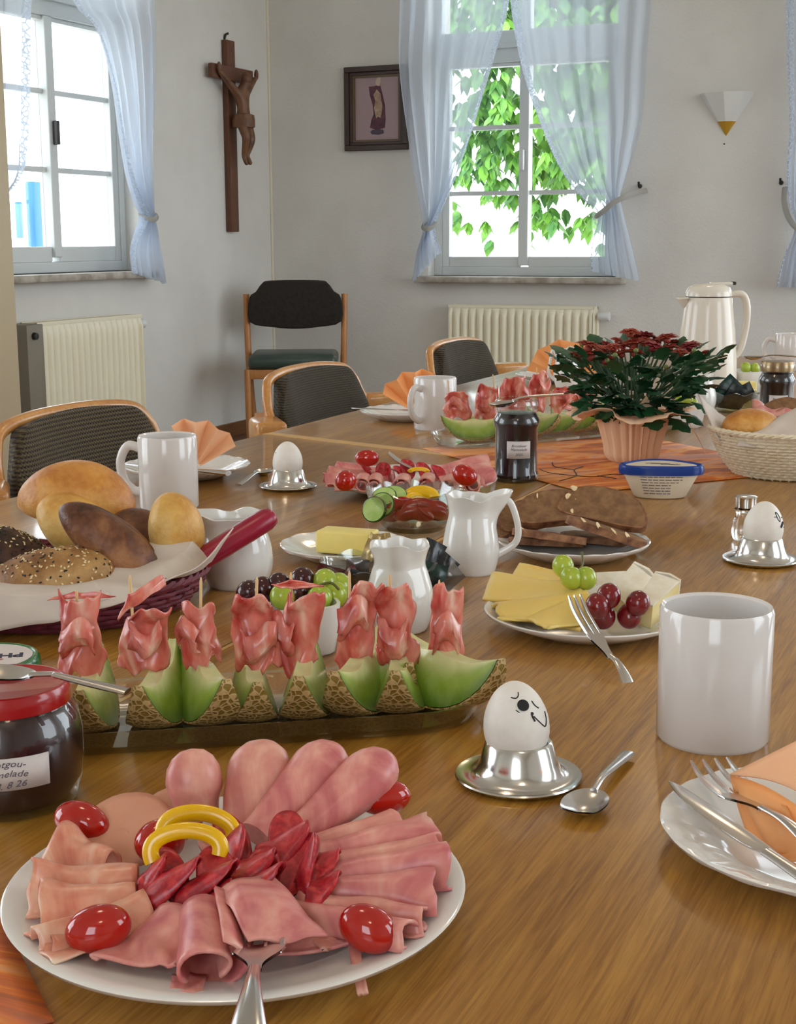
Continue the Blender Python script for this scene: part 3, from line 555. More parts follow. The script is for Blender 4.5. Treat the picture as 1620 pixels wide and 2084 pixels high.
# ------------------------------------------------------------------ tables
def table(label, poly, legs, name='table'):
    c = Vector((sum(p[0] for p in poly)/len(poly), sum(p[1] for p in poly)/len(poly), 0)); t = thing(name, label, 'table', c)
    P = [(x-c.x, y-c.y) for x, y in poly]; obj('tabletop', prism(P, TZ-.028, TZ, .002, 2), M['table'], t)
    for x, y in legs: obj('leg', rbox(.05, .05, TZ-.028, .004, 2, (x-c.x, y-c.y, (TZ-.028)/2)), M['beech2'], t)
    return t, c
SX = -.648
t, c = table('oak veneer table under the bread basket and the white mug beside it', [(-1.32, .25), (SX-.002, .25), (SX-.002, 2.158), (-1.32, 2.352)], [(-1.02, .4), (-.72, .4), (-1.02, 2.15), (-.72, 2.05)])
a, b = V3(-1.32, 2.352, TZ-.014), V3(SX-.011, 2.1606, TZ-.014); d = (b-a).normalized(); q = V3(-d.y, d.x, 0)*.022
obj('edge_strip', ([tuple(p+V3(0, 0, z)-c) for p in (a-q*.2, b-q*.2, b+q, a+q) for z in (-.014, .0146)], [(0, 1, 3, 2), (2, 3, 5, 4), (4, 5, 7, 6), (6, 7, 1, 0), (0, 2, 4, 6), (1, 7, 5, 3)]), M['band'], t, sm=False)
t, c = table('oak veneer table under the far mug and the far glass melon tray', [(-1.32, 2.376), (SX-.002, 2.182), (SX-.002, 4.5), (-1.32, 4.5)], [(-1.02, 2.5), (-.72, 2.35), (-1.02, 4.3), (-.72, 4.3)])
t, c = table('oak veneer table under the near ham platter and the smiling egg', [(SX+.002, .25), (.25, .25), (.25, 4.5), (SX+.002, 4.5)], [(-.55, .4), (.15, .4), (-.55, 4.3), (.15, 4.3)])
obj('edge_strip', bxc(SX+.002-c.x, SX+.0065-c.x, .25-c.y, 4.5-c.y, TZ-.026, TZ+.0006), M['band'], t, sm=False)

# ------------------------------------------------------------------ armchairs along the table
def armchair(label, loc, mat, rz=0):
    t = thing('armchair', label, 'chair', loc, rz, 'armchairs along the left side of the tables')
    half = [(.035, -.315, .672), (.03, -.285, .676), (.01, -.262, .682), (-.005, -.25, .705), (-.015, -.238, .738), (-.03, -.205, .770), (-.045, -.12, .782)]
    path = crom([V3(*p) for p in half]+[V3(-.05, 0, .785)]+[V3(p[0], -p[1], p[2]) for p in half[::-1]], 6)
    obj('bentwood_rail', tube(path, .0128, 12, .9, up=(1, 0, .2)), M['beech'], t)
    for s in (-1, 1):
        obj('armrest', xf(rbox(.13, .072, .060, .013, 3), MT((.03, s*.318, .668), s*.9)), M['beech'], t)
        obj('front_leg', tube(crom([(.05, s*.30, .66), (.12, s*.275, .4), (.17, s*.27, 0)], 5), lambda q: .02-.004*q, 10), M['beech'], t)
        obj('rear_leg', tube(crom([(-.02, s*.25, .70), (-.06, s*.235, .42), (-.14, s*.24, 0)], 5), lambda q: .02-.004*q, 10), M['beech'], t)
    def bk(u, v):
        a = 2*u-1; zt = .786-.02*a*a-.075*max(0, abs(a)-.8)/.2; z = lerp(zt, .47, v); w = lerp(.225, .235, v)
        return V3(-.04+.045*a*a+.02*sin(v*pi)+.03*v, a*w*(1 if v > .1 else 1), z)
    obj('backrest', grid(bk, 25, 14), mat, t, solid=.035, soff=0, sub=1)
    obj('seat', xf(rbox(.46, .47, .07, .03, 4), MT((.16, 0, .455))), mat, t); obj('seat_frame', xf(rbox(.44, .45, .04, .008, 2), MT((.16, 0, .40))), M['beech'], t)
    return t
armchair('armchair with dark knitted cover nearest on the left', (-1.62, 2.20, 0), M['knit'])
armchair('olive armchair in front of the corner chair, middle one of three along the tables', (-1.62, 3.17, 0), M['cord'])
armchair('farthest olive armchair, in front of the back radiator', (-1.62, 4.17, 0), M['cord'])

# ------------------------------------------------------------------ chair in the corner
t = thing('wooden_chair', 'light wooden chair with dark padded back and green seat in the corner', 'chair', (-3.66, 6.88, 0), radians(25))
for s in (-1, 1):
    obj('rear_post', tube(crom([(s*.235, .20, 0), (s*.262, .17, .42), (s*.272, .20, .81)], 6), .0165, 10, 1.1), M['beech2'], t)
    obj('front_leg', tube([(s*.235, -.22, 0), (s*.24, -.22, .43)], .017, 10), M['beech2'], t)
    obj('side_rail', rbox(.022, .40, .05, .004, 2, (s*.243, -.02, .405)), M['beech2'], t)
obj('front_rail', rbox(.47, .022, .05, .004, 2, (0, -.22, .405)), M['beech2'], t); obj('rear_rail', rbox(.47, .022, .05, .004, 2, (0, .18, .405)), M['beech2'], t)
out = crom([(-.252, .79, 0), (-.215, .825, 0), (-.18, .87, 0), (-.13, .885, 0), (.13, .885, 0), (.18, .87, 0), (.215, .825, 0), (.252, .79, 0), (.252, .66, 0), (.13, .63, 0), (0, .62, 0), (-.13, .63, 0), (-.252, .66, 0)], 3, True)
vf = prism([(p.x, p.y) for p in out], -.02, .025, .012, 3)
obj('padded_back', ([(x, .185+.05*(x/.25)**2*-.4+zz*-1, yy) for x, yy, zz in vf[0]], vf[1]), M['grey_fabric'], t)
def cush(p): return V3(p.x, p.y, p.z*(1-.25*((p.x/.24)**2+(p.y/.22)**2)*.5)+.012*ns(p, 9))
obj('seat_cushion', xf(rbox(.47, .44, .08, .03, 4), MT((0, -.02, .468))), M['green_vinyl'], t)
# ------------------------------------------------------------------ tableware builders
def on(px, py): p = T(px, py); return p
def plate(label, loc, R, rz=0, name='plate', flute=20, H=.02, mat='porc', group=None, cat='plate'):
    pr = [(0, .005), (R*.58, .005), (R*.66, .0075), (R*.72, .0105), (R*.9, H-.003), (R*.985, H), (R, H-.0008), (R*.985, H-.0035), (R*.74, .0065), (R*.62, .0015), (R*.56, 0), (0, .0015)]
    def fz(a, r, z, i): return (.0005*sin(flute*a+r/R*5) if .68*R < r < .99*R and flute else 0)
    def fr(a, r, z, i): return 1+(.006*abs(sin(flute*a/2)) if r > .95*R and flute else 0)
    o = obj(name, lathe(pr, 96, fr, fz), M[mat], loc=loc, rot=(0, 0, rz)); return tag(o, label, cat, group)
def mug(label, loc, R, H, ha, group='white mugs', hs=1.0):
    t = thing('mug', label, 'mug', loc, ha, group)
    obj('body', lathe([(0, .004), (R-.006, .004), (R-.002, .0), (R, .003), (R, H-.003), (R-.0015, H), (R-.0038, H-.002), (R-.0042, .012), (R-.012, .008), (0, .008)], 64), M['mug'], t)
    pts = crom([(R-.002, 0, H*.80), (R+.018*hs, 0, H*.83), (R+.03*hs, 0, H*.62), (R+.026*hs, 0, H*.36), (R+.012*hs, 0, H*.22), (R-.002, 0, H*.2)], 8)
    obj('handle', tube(pts, .0066, 12, .75, up=(0, 1, 0)), M['mug'], t); return t
def eggshape(h=.057, r=.0222):
    pr = []
    for i in range(25):
        s = i/24; th = pi*s; z = -cos(th); rr = sin(th)*(1-.12*z)*r; pr.append((max(rr, 0), h/2*(1+z)))
    pr[0] = (0, pr[0][1]); pr[-1] = (0, pr[-1][1]); return lathe(pr, 40)
def eggr(z, h=.057, r=.0222): c = max(-1, min(1, z/(h/2)-1)); return sqrt(max(0, 1-c*c))*(1-.12*c)*r
def eggcup(label, loc, eglabel, face=None, tilt=(0, 0), group='steel egg cups'):
    t = obj('egg_cup', lathe([(0, .005), (.014, .006), (.0165, .012), (.0195, .0275), (.0212, .0285), (.0228, .027), (.0262, .014), (.029, .0075), (.033, .0045), (.039, .0042), (.0425, .0052), (.0432, .0042), (.0405, .0015), (.034, .001), (.029, .0012), (.024, .0035), (0, .0035)], 64), M['chrome'], loc=loc)
    tag(t, label, 'egg cup', group)
    e = thing('boiled_egg', eglabel, 'egg', (loc[0], loc[1], loc[2]+.0125), RZ, 'boiled eggs in steel cups', rot=(tilt[0], tilt[1], RZ))
    obj('shell', eggshape(), M['egg'], e)
    if face:
        m = MB()
        for kind, pts, w in face:                   # pts: (angle about the egg axis, 0 = towards the viewer, + right; height)
            L = []
            for a, z, _ in (crom([V3(p[0], p[1], 0) for p in pts], 5) if len(pts) > 1 else [V3(*pts[0], 0)]):
                r = eggr(z)+.00015; L.append(V3(r*sin(a), -r*cos(a), z))
            if kind == 'dot':
                p = L[0]; n = V3(p.x, p.y, (p.z-.028)*.7).normalized(); b = n.orthogonal().normalized(); m.add(xf(ellip(w, w, .0004, 16, 6), basis(p, b, n.cross(b), n)))
            else: m.add(tube(L, w, 6))
        obj('drawn_face', m.vf(), M['black'], e)
    return t
def cutpath(pts, n=8): return crom([V3(*p) for p in pts], n)
def spoon(label, loc, rot, L=.14, name='teaspoon', scale=1.0):      # local x runs from bowl tip to handle end
    m = MB(); bl, bw = .042, .0145
    def bowl(u, v):
        x = u*bl; w = bw*sqrt(max(0, 1-((u-.45)/.56)**2)) if u > .0 else 0; w = max(w, .0022 if u > .8 else .0002); s = (v-.5)*2
        return V3(x, s*w, .0065-.0065*(1-s*s)*sin(pi*min(1, u*1.05))**.7)
    a = grid(bowl, 16, 11); m.add(a); m.add(([(p[0], p[1], p[2]-.0009) for p in a[0]], a[1]))
    m.add(tube(cutpath([(bl-.003, 0, .0065), (bl+.012, 0, .0085), (L*.55, 0, .008), (L*.8, 0, .005), (L, 0, .003)]), lambda q: lerp(.0024, .0058, smooth(q*1.15-.25)), 10, lambda q: lerp(.8, .3, q)))
    return tag(obj(name, m.vf(), M['chrome_b'], loc=loc, rot=rot), label, 'spoon')
def fork(label, loc, rot, L=.19, name='fork', tines=4, wd=.0115):   # local x from tine tips to handle end
    m = MB(); tl = .045
    for i in range(tines):
        y = (i/(tines-1)-.5)*2*(wd-.0015); m.add(tube(cutpath([(0, y*.96, .009), (tl*.4, y, .004), (tl+.004, y*.95, .0032)], 5), lambda q: lerp(.0009, .0019, smooth(q*3))*(1-.8*smooth((q-.8)/.2)), 6))
    def neck(u, v):
        x = lerp(tl-.003, tl+.03, u); w = lerp(wd, .0032, smooth(u*1.15)); s = (v-.5)*2; return V3(x, s*w, .004+.003*u)
    a = grid(neck, 12, 7); m.add(a); m.add(([(p[0], p[1], p[2]-.0016) for p in a[0]], a[1]))
    re_ = L-tl-.027; m.add(tube(cutpath([(tl+.027, 0, .0062), (tl+.027+re_*.25, 0, .010), (tl+.027+re_*.6, 0, .009), (L, 0, .004)]), lambda q: lerp(.003, .0095 if L > .15 else .0058, smooth(q*1.2-.2)), 10, lambda q: lerp(.6, .22, q)))
    return tag(obj(name, m.vf(), M['chrome_b'], loc=loc, rot=rot), label, 'fork')
def knife(label, loc, rot, L=.22, name='knife'):                    # local x from blade tip to handle end
    t = thing(name, label, 'knife', loc, rot=rot)
    pl = crom([(0, .0005, 0), (.012, -.0035, 0), (.035, -.0075, 0), (.07, -.0092, 0), (.098, -.0085, 0), (.110, -.0045, 0), (.114, -.002, 0)], 4)+[V3(.114, .0035, 0), V3(.05, .0048, 0), V3(.012, .0035, 0)]
    obj('blade', prism([(q.x, q.y) for q in pl], .0016, .0030, .0004), M['chrome_b'], t)
    obj('handle', tube(cutpath([(.110, -.001, .002), (.14, -.001, .0025), (L*.85, 0, .0025), (L, 0, .002)]), lambda q: lerp(.0045, .0080, smooth(q)), 12, .45), M['chrome_b'], t); return t
def fan(label, loc, R, a0, a1, n, mat, rz=0, lean=0.0, name='napkin', z0=.0, dp=.012, base=.014):
    """pleated napkin standing up as a fan in the local xz plane"""
    v = []; f = []
    for i in range(n+1):
        a = lerp(a0, a1, i/n); s = (1 if i % 2 else -1)
        for r in (base, R*.55, R*(1 if i % 2 else .955)): v.append((r*cos(a), s*dp*(r/R)-lean*r*sin(a), z0+r*sin(a)))
    for i in range(n):
        for k in range(2): q = i*3+k; f.append((q, q+3, q+4, q+1))
    return tag(obj(name, (v, f), M[mat], loc=loc, rot=(0, 0, rz), sm=False, solid=.0012), label, 'napkin', 'orange folded napkins')
def jug(label, loc, prof, ha, name='milk_jug', R=.03, spout=.018, hh=(.2, .85), hout=.03, lobes=0, cat='jug', group=None):
    """prof outer (r,z); spout points along local -x when handle is +x"""
    t = thing(name, label, cat, loc, ha, group); H = prof[-1][1]; P = [(p.x, p.y) for p in crom([V3(r, z, 0) for r, z in prof], 5)]
    full = [(0, .002)]+P+[(P[-1][0]-.0016, H+.0004)]+[(max(.001, r-.0035), z) for r, z in P[::-1] if z > .006]+[(0, .007)]
    def fr(a, r, z, i):
        k = smooth((z/H-.55)/.45); d = abs(((a-pi+pi) % (2*pi))-pi); s = math.exp(-(d/.42)**2); return 1+k*s*spout/max(r, .01)+(lobes and .02*sin(lobes*a)*smooth(z/H*2))
    def fz(a, r, z, i):
        k = smooth((z/H-.8)/.2); d = abs(((a-pi+pi) % (2*pi))-pi); return k*(.004*math.exp(-(d/.5)**2)-.0035*math.exp(-((d-1.2)/.5)**2)+.0012*sin(6*a))
    # spout at angle pi
    def frs(a, r, z, i): return fr(a+pi, r, z, i)
    def fzs(a, r, z, i): return fz(a+pi, r, z, i)
    obj('body', lathe(full, 64, frs, fzs), M['porc'], t)
    if hout:
        r1 = interp([(z, r) for r, z in prof], H*hh[1]); r0 = interp([(z, r) for r, z in prof], H*hh[0])
        obj('handle', tube(crom([(r1-.003, 0, H*hh[1]), (r1+hout*.6, 0, H*(hh[1]+.08)), (r1+hout, 0, H*lerp(hh[0], hh[1], .62)), (r0+hout*.7, 0, H*lerp(hh[0], hh[1], .25)), (r0-.002, 0, H*hh[0])], 8), lambda q: .0046-.001*sin(q*pi), 12, .7, up=(0, 1, 0)), M['porc'], t)
    return t
def grape(label, p, r, mat, group):
    o = obj('grape', ellip(r, r, r*1.08, 16, 12), M[mat], loc=p, rot=(random.uniform(-.6, .6), random.uniform(-.6, .6), 0)); return tag(o, label, 'grape', group)
def tomato(label, p, r, l, rz, tilt=0, group='cherry tomatoes', scar=False):
    t = thing('cherry_tomato', label, 'tomato', p, rot=(0, tilt, rz), group=group)
    obj('fruit', ellip(l, r, r, 24, 16), M['tomato'], t, (0, 0, 0))
    if scar: obj('stem_scar', xf(ellip(.0038, .0038, .0006, 10, 5), MT((l-.0006, 0, 0), 0, 0, pi/2)), M['scar'], t); obj('stalk_dot', xf(ellip(.0011, .0011, .0006, 8, 5), MT((l, 0, 0), 0, 0, pi/2)), M['black'], t)
    return t
# folded or rolled slices, all in room coordinates
def hamroll(name, label, p0, p1, r0, r1, mat, flat=.75, cat='ham', group=None, bulge=0.0, seed=0, openend=False):
    p0, p1 = Vector(p0), Vector(p1); d = (p1-p0).normalized(); s = V3(0, 0, 1).cross(d).normalized(); u = d.cross(s); L = (p1-p0).length; n = 16
    ends = [] if openend else [(1.0+.35*r1/L, .93), (1.0+.7*r1/L, .74), (1.0+.93*r1/L, .42), (1+1.0*r1/L, .06)]
    rows = [(i/n, 1.0) for i in range(n+1)]+ends
    def fn(i, j):
        q, k = rows[i]; rr = lerp(r0, r1, smooth(min(1, q)))*k*(1+.06*ns((q*3, j, seed), 1.0, seed)); a = 2*pi*j
        p = p0+d*(q*L)+V3(0, 0, bulge*sin(pi*min(1, q))); lap = 1+.10*(j > .62 and j < .97)*(1-(j-.62)/.35)
        return p+s*(rr*lap*cos(a))+u*(rr*lap*flat*sin(a))
    seg = 28; v = []; f = []
    for i in range(len(rows)):
        for j in range(seg): v.append(tuple(fn(i, j/seg)))
    for i in range(len(rows)-1):
        for j in range(seg): l = (j+1) % seg; f.append((i*seg+j, i*seg+l, (i+1)*seg+l, (i+1)*seg+j))
    f.append(tuple(range(seg))[::-1]); f.append(tuple((len(rows)-1)*seg+j for j in range(seg)))
    return put(name, (v, f), M[mat], label, cat, group)
def hamfold(name, label, p0, p1, w0, w1, h0, h1, mat, cat='ham', group=None, seed=0, ruffle=.003, spread=100, th=.0016, lean=0.0, sag=0.0, zmin=.0145):
    """a slice folded over a ridge that runs p0 -> p1; open underneath and at the outer end"""
    p0, p1 = Vector(p0), Vector(p1); d = (p1-p0).normalized(); s = V3(0, 0, 1).cross(d).normalized(); L = (p1-p0).length; A = radians(spread)
    def fn(i, j):
        a = (2*j-1)*A; w = lerp(w0, w1, i**.8); h = lerp(h0, h1, i**.8); n = ns((i*2.2, j*3.1, seed), 1.3, seed); e = smooth((i-.6)/.4)
        p = p0+d*(L*(i+e*.06*ns((j*4, seed, 0), 1.5, seed+3)))
        return p+s*(w*sin(a)*(1+.1*n)+lean*w*cos(a)+e*ruffle*sin(9*j+seed))+V3(0, 0, h*(cos(a)-1)+ruffle*.7*n+e*ruffle*sin(12*j+seed*2)-sag*i*i)
    def cl(i, j): p = fn(i, j); p.z = max(p.z, TZ+zmin+.004*i+.0015*sin(9*j)); return p
    return put(name, grid(cl, 18, 22), M[mat], label, cat, group, solid=th)
def spiral(name, label, p0, p1, r, mat, turns=1.6, cat='ham', group=None, flat=.8, seed=0, taper=.8, th=.0018, ph=0.0):
    """an open-ended roll, the coil visible at p1"""
    p0, p1 = Vector(p0), Vector(p1); d = (p1-p0).normalized(); s = V3(0, 0, 1).cross(d).normalized(); u = d.cross(s); L = (p1-p0).length
    if u.z < 0: u = -u
    def fn(i, j):
        a = ph+j*turns*2*pi; rr = r*lerp(taper, 1, i)*lerp(.45, 1.0, j)*(1+.05*ns((i*3, j*4, seed), 1, seed)); e = smooth((i-.75)/.25)
        return p0+d*(L*i+.006*e*ns((j*5, seed, 1), 1, seed))+s*(rr*cos(a))+u*(rr*flat*sin(a))
    return put(name, grid(fn, 14, int(22*turns)), M[mat], label, cat, group, solid=th)
def sheet(name, label, corners, mat, cat, group=None, seed=0, amp=.003, th=.002, sag=0, n=16):
    """a limp slice spanned by four room points (a b c d in turn)"""
    a, b, c, d = [Vector(p) for p in corners]
    def fn(u, v): return lerp(lerp(a, b, u), lerp(d, c, u), v)+V3(0, 0, amp*ns((u*2.5, v*2.5, seed), 1, seed)+sag*sin(pi*u)*sin(pi*v))
    return put(name, grid(fn, n, n), M[mat], label, cat, group, solid=th)
def disc_fold(name, label, c, r, tilt, rz, fold, mat, cat, group=None, seed=0, th=.0013):
    """round slice bent into a soft petal: fold 0 flat .. 1 half closed"""
    def fn(i, j):
        rr = r*i; a = 2*pi*j; x, y = rr*cos(a), rr*sin(a); q = fold*x/r; return V3(r*sin(q*1.4)*.75 if fold else x, y, r*(1-cos(q*1.4))*.9+.0012*ns((x*60, y*60, seed), 1, seed))
    m = Matrix.Translation(c) @ Matrix.Rotation(rz, 4, 'Z') @ Matrix.Rotation(tilt, 4, 'X')
    return put(name, xf(grid(fn, 7, 24, False, True), m), M[mat], label, cat, group, solid=th)
def cnum(i): return ['first', 'second', 'third', 'fourth', 'fifth', 'sixth', 'seventh', 'eighth', 'ninth', 'tenth', 'eleventh', 'twelfth'][i]
# ------------------------------------------------------------------ near ham platter
def lay(p0, p1):
    d = Vector(p1)-Vector(p0); return tuple(p0), (0, -math.asin(d.z/d.length), atan2(d.y, d.x))
HP = V3(-.372, .622, TZ)
plate('large white platter of ham and cured meats in the foreground', HP, .1235, 0, 'serving_platter', 0, .02, cat='plate')
G1 = 'rolled ham slices standing at the back of the near platter'
for i, (a, b, r0, r1) in enumerate([((402, 1668, .026), (395, 1582, .050), .0125, .0168), ((486, 1690, .026), (528, 1566, .050), .012, .0190), ((520, 1700, .028), (650, 1560, .053), .011, .0178), ((600, 1705, .028), (752, 1574, .053), .011, .0176)]):
    hamroll('ham_roll', '%s cooked ham roll from the left at the back of the near platter' % cnum(i), T(*a), T(*b), r0, r1, 'ham_pale' if i < 2 else 'ham', .8, 'ham', G1, seed=i*3.1)
G2 = 'folded ham slices fanned on the right of the near platter'
FR = [((585, 1715, .034), (800, 1648, .042)), ((600, 1730, .034), (872, 1650, .044)), ((610, 1745, .033), (892, 1692, .042)), ((610, 1762, .033), (908, 1718, .040)), ((620, 1785, .031), (885, 1772, .036)), ((610, 1815, .029), (868, 1828, .033)), ((590, 1830, .027), (845, 1868, .030))]
for i, (a, b) in enumerate(FR):
    hamfold('ham_slice', '%s folded ham slice counting down the right-hand fan of the near platter' % cnum(i), T(*a), T(*b), .007, .015, .014, .027, 'ham_pale' if i in (0, 2, 5) else 'ham', 'ham', G2, seed=i*2.3, spread=112, lean=-.35)
G3 = 'folded cured ham slices on the left of the near platter'
for i, (a, b, w) in enumerate([((225, 1735, .032), (110, 1700, .036), .016), ((280, 1768, .034), (62, 1768, .037), .0165), ((275, 1805, .032), (80, 1822, .033), .0145), ((300, 1822, .031), (78, 1905, .026), .015)]):
    hamfold('cured_ham_slice', '%s folded cured ham slice from the top on the left of the near platter' % cnum(i), T(*a), T(*b), .009, w, .013, .022, 'pros2', 'ham', G3, seed=20+i*3.3, spread=108, ruffle=.004, lean=-.25)
spiral('cured_ham_slice', 'pale curled end of cured ham at the left front rim of the near platter', T(170, 1905, .018), T(92, 1942, .016), .0095, 'pros2', 1.4, seed=4)
# front
hamfold('ham_slice', 'purplish ham slice folded beside the left front tomato of the near platter', T(350, 1835, .030), T(285, 1970, .016), .011, .022, .010, .014, 'ham', seed=41, spread=115, ruffle=.004)
spiral('ham_slice', 'rolled ham slice with open end facing the viewer at the platter front', T(415, 1850, .028), T(425, 1968, .022), .0205, 'ham', 1.35, seed=6, flat=.85, ph=-1.0, taper=.75)
sheet('ham_slice', 'loose torn ham flap hanging under the open ham roll', [T(350, 1985, .012), T(420, 1985, .012), T(410, 2030, .016), T(345, 2020, .015)], 'ham', 'ham', seed=8, n=8)
sheet('ham_slice', 'smooth square ham slice draped over the fork tines', [T(440, 1815, .036), T(548, 1768, .042), T(668, 1915, .026), T(505, 1915, .034)], 'ham', 'ham', seed=9, amp=.004, sag=.007)
hamfold('ham_slice', 'crumpled ham slice to the right of the fork on the near platter', T(600, 1870, .026), T(610, 1960, .012), .014, .022, .010, .012, 'ham', seed=51, spread=110, ruffle=.004)
hamfold('ham_slice', 'ham slice folded under the right front tomato of the near platter', T(640, 1840, .026), T(715, 1940, .012), .014, .016, .010, .012, 'ham_pale', seed=53, spread=110, ruffle=.003)
sheet('ham_strip', 'narrow strip of ham hanging over the front rim of the platter', [T(705, 1900, .018), T(728, 1896, .018), T(748, 2020, .012), T(728, 2026, .010)], 'ham_pale', 'ham', seed=11, amp=.001, n=10)
for i, (x, y, z, rx, ry, s) in enumerate([(590, 1735, .024, .032, .022, 0), (470, 1770, .02, .04, .024, 1), (700, 1780, .016, .036, .034, 2), (420, 1850, .013, .034, .026, 3), (230, 1800, .014, .036, .032, 4), (620, 1850, .012, .04, .022, 5)]):
    disc_fold('ham_slice', '%s half-hidden ham slice underneath the near platter pile, from the back' % cnum(i), T(x, y, z), rx, radians(4), i, .15, 'ham', 'ham', 'ham slices lying under the pile', seed=60+i)
# sausage slices
disc_fold('sausage_slice', 'pale round sausage slice beside the left back tomato', T(258, 1690, .027), .0275, radians(28), radians(20), .0, 'lyoner', 'sausage', seed=3, th=.002)
disc_fold('sausage_slice', 'pale sausage slice tucked under the leftmost ham roll', T(350, 1660, .024), .020, radians(38), radians(10), .0, 'lyoner', 'sausage', seed=5, th=.002)
m = MB()
# salami
G4 = 'folded salami slices heaped in the middle of the near platter'
for i, (tp, bs, w, h, nm) in enumerate([((628, 1672, .050), (520, 1735, .034), .017, .020, 'large upper right salami petal under the long ham rolls'), ((494, 1678, .050), (448, 1742, .034), .015, .018, 'upper salami petal next to the yellow pepper rings'), ((641, 1694, .058), (604, 1800, .030), .012, .016, 'upright pointed salami petal on the right of the heap'), ((477, 1752, .048), (385, 1792, .032), .013, .017, 'salami petal left of the smooth square ham slice'), ((404, 1746, .047), (308, 1792, .032), .013, .017, 'salami petal below the yellow pepper rings'), ((338, 1738, .044), (284, 1786, .031), .011, .015, 'leftmost small salami petal beside the cured ham'), ((572, 1758, .046), (500, 1792, .033), .012, .016, 'small salami petal behind the smooth square ham slice'), ((470, 1790, .040), (415, 1835, .028), .017, .014, 'lowest salami slice in front of the heap'), ((690, 1730, .042), (640, 1750, .036), .012, .014, 'dark salami slice at the root of the ham fan'), ((690, 1775, .040), (630, 1800, .032), .013, .014, 'dark salami slice below the upright petal'), ((560, 1730, .046), (470, 1770, .034), .016, .017, 'salami petal deep in the middle of the heap')]):
    hamfold('salami_slice', nm, T(*tp), T(*bs), .004, w*1.4, .003, h, 'salami', 'salami', G4, seed=70+i*1.7, ruffle=.0012, spread=92, th=.0014)
for i, (x, y, z, r, tx, rz, fo, nm) in enumerate([(470, 1712, .036, .019, .7, .6, .5, 'salami slice lying under the petals beside the pepper rings'), (585, 1712, .037, .021, .5, .1, .5, 'salami slice lying under the large upper right petal'), (610, 1760, .033, .020, .6, -.4, .5, 'salami slice lying under the upright petal'), (345, 1782, .030, .018, .6, .5, .5, 'salami slice lying at the left under the heap'), (440, 1790, .031, .021, .6, .2, .5, 'salami slice lying in front under the heap'), (535, 1785, .030, .019, .6, 0, .5, 'salami slice lying behind the square ham slice')]):
    disc_fold('salami_slice', nm, T(x, y, z), r, tx, RZ+rz, fo, 'salami', 'salami', G4, seed=170+i)
G5 = 'cherry tomatoes on the near platter'
tomato('cherry tomato tucked behind the cured ham at the left back of the near platter', T(166, 1672, .030), .0115, .0175, RZ-.35, .2, G5)
tomato('half-hidden cherry tomato behind the yellow pepper rings', T(326, 1712, .030), .0125, .016, RZ+.9, .1, G5)
tomato('cherry tomato at the left front of the near platter', T(200, 1890, .026), .0118, .0165, RZ+.25, -.15, G5)
tomato('shiny cherry tomato with stem scar at the right front of the near platter', T(750, 1890, .027), .0115, .0155, RZ-.25, .35, G5, True)
tomato('cherry tomato at the right back rim of the near platter', T(780, 1622, .040), .0105, .0165, RZ+.2, 0, G5)
def pepring(label, c, r, tilt, rz, a0=-.5, a1=3.7, name='pepper_ring', mat='ypep', w=.0042):
    pts = [V3(r*cos(a)*(1+.08*sin(3*a)), 0, r*.8*sin(a)*(1+.08*cos(2*a))) for a in [lerp(a0, a1, i/30) for i in range(31)]]
    m_ = Matrix.Translation(c) @ Matrix.Rotation(rz, 4, 'Z') @ Matrix.Rotation(tilt, 4, 'X'); return put(name, xf(tube(pts, w, 10, .55, up=(0, 1, 0)), m_), M[mat], label, 'pepper', 'yellow pepper rings')
pepring('upper yellow pepper ring lying on the leftmost ham roll', T(402, 1708, .038), .0195, -.30, RZ-.15, -.05, 3.0, w=.0046); pepring('lower yellow pepper ring leaning on the salami', T(378, 1742, .040), .0180, -.35, RZ+.1, -.05, 3.3, w=.0044)
l, r = lay(T(531, 1868, .024), T(506, 2130, .034)); fork('serving fork with its tines under the ham at the platter front', l, r, .17, 'serving_fork', 4, .0135)
# printed napkin in the corner
a, b, c_ = T(-60, 1850), T(-10, 1872), T(136, 2084)
sheet('paper_napkin', 'orange printed paper napkin corner at the bottom left of the picture', [V3(-.395, .492, TZ+.002), V3(-.4905, .570, TZ+.002), V3(-.61, .44, TZ+.002), V3(-.52, .36, TZ+.002)], 'sunset', 'napkin', seed=3, amp=.0008, th=.001)
# ------------------------------------------------------------------ front glass tray with melon and cured ham
def stad(L, r, n=14):
    return [(L/2+r*cos(a), r*sin(a)) for a in [-pi/2+pi*i/n for i in range(n+1)]]+[(-L/2+r*cos(a), r*sin(a)) for a in [pi/2+pi*i/n for i in range(n+1)]]
def tray(label, c, rz, L, r):
    t = thing('glass_tray', label, 'tray', c, rz, 'oblong glass trays'); prof = [(-r*.98, 0), (-.010, 0), (-.004, .003), (.0, .010), (.004, .020), (.006, .0215), (.0015, .0205), (-.003, .0105), (-.008, .0055), (-r*.98, .0048)]
    v = []; f = []; n = len(stad(L, r))
    for o, z in prof: v += [(x, y, z) for x, y in stad(L, r+o)]
    for i in range(len(prof)-1):
        for k in range(n): l2 = (k+1) % n; f.append((i*n+k, i*n+l2, (i+1)*n+l2, (i+1)*n+k))
    f.append(tuple(range(n))[::-1]); f.append(tuple((len(prof)-1)*n+k for k in range(n)))
    obj('dish', (v, f), M['glass'], t); return t
e_ = V3(.83, .558, 0).normalized(); pe = V3(-e_.y, e_.x, 0); C1 = V3(-.423, .965, TZ)
TA = atan2(e_.y, e_.x)
tray('long clear glass tray of melon wedges behind the near platter', C1-e_*.165, TA, .33, .058)
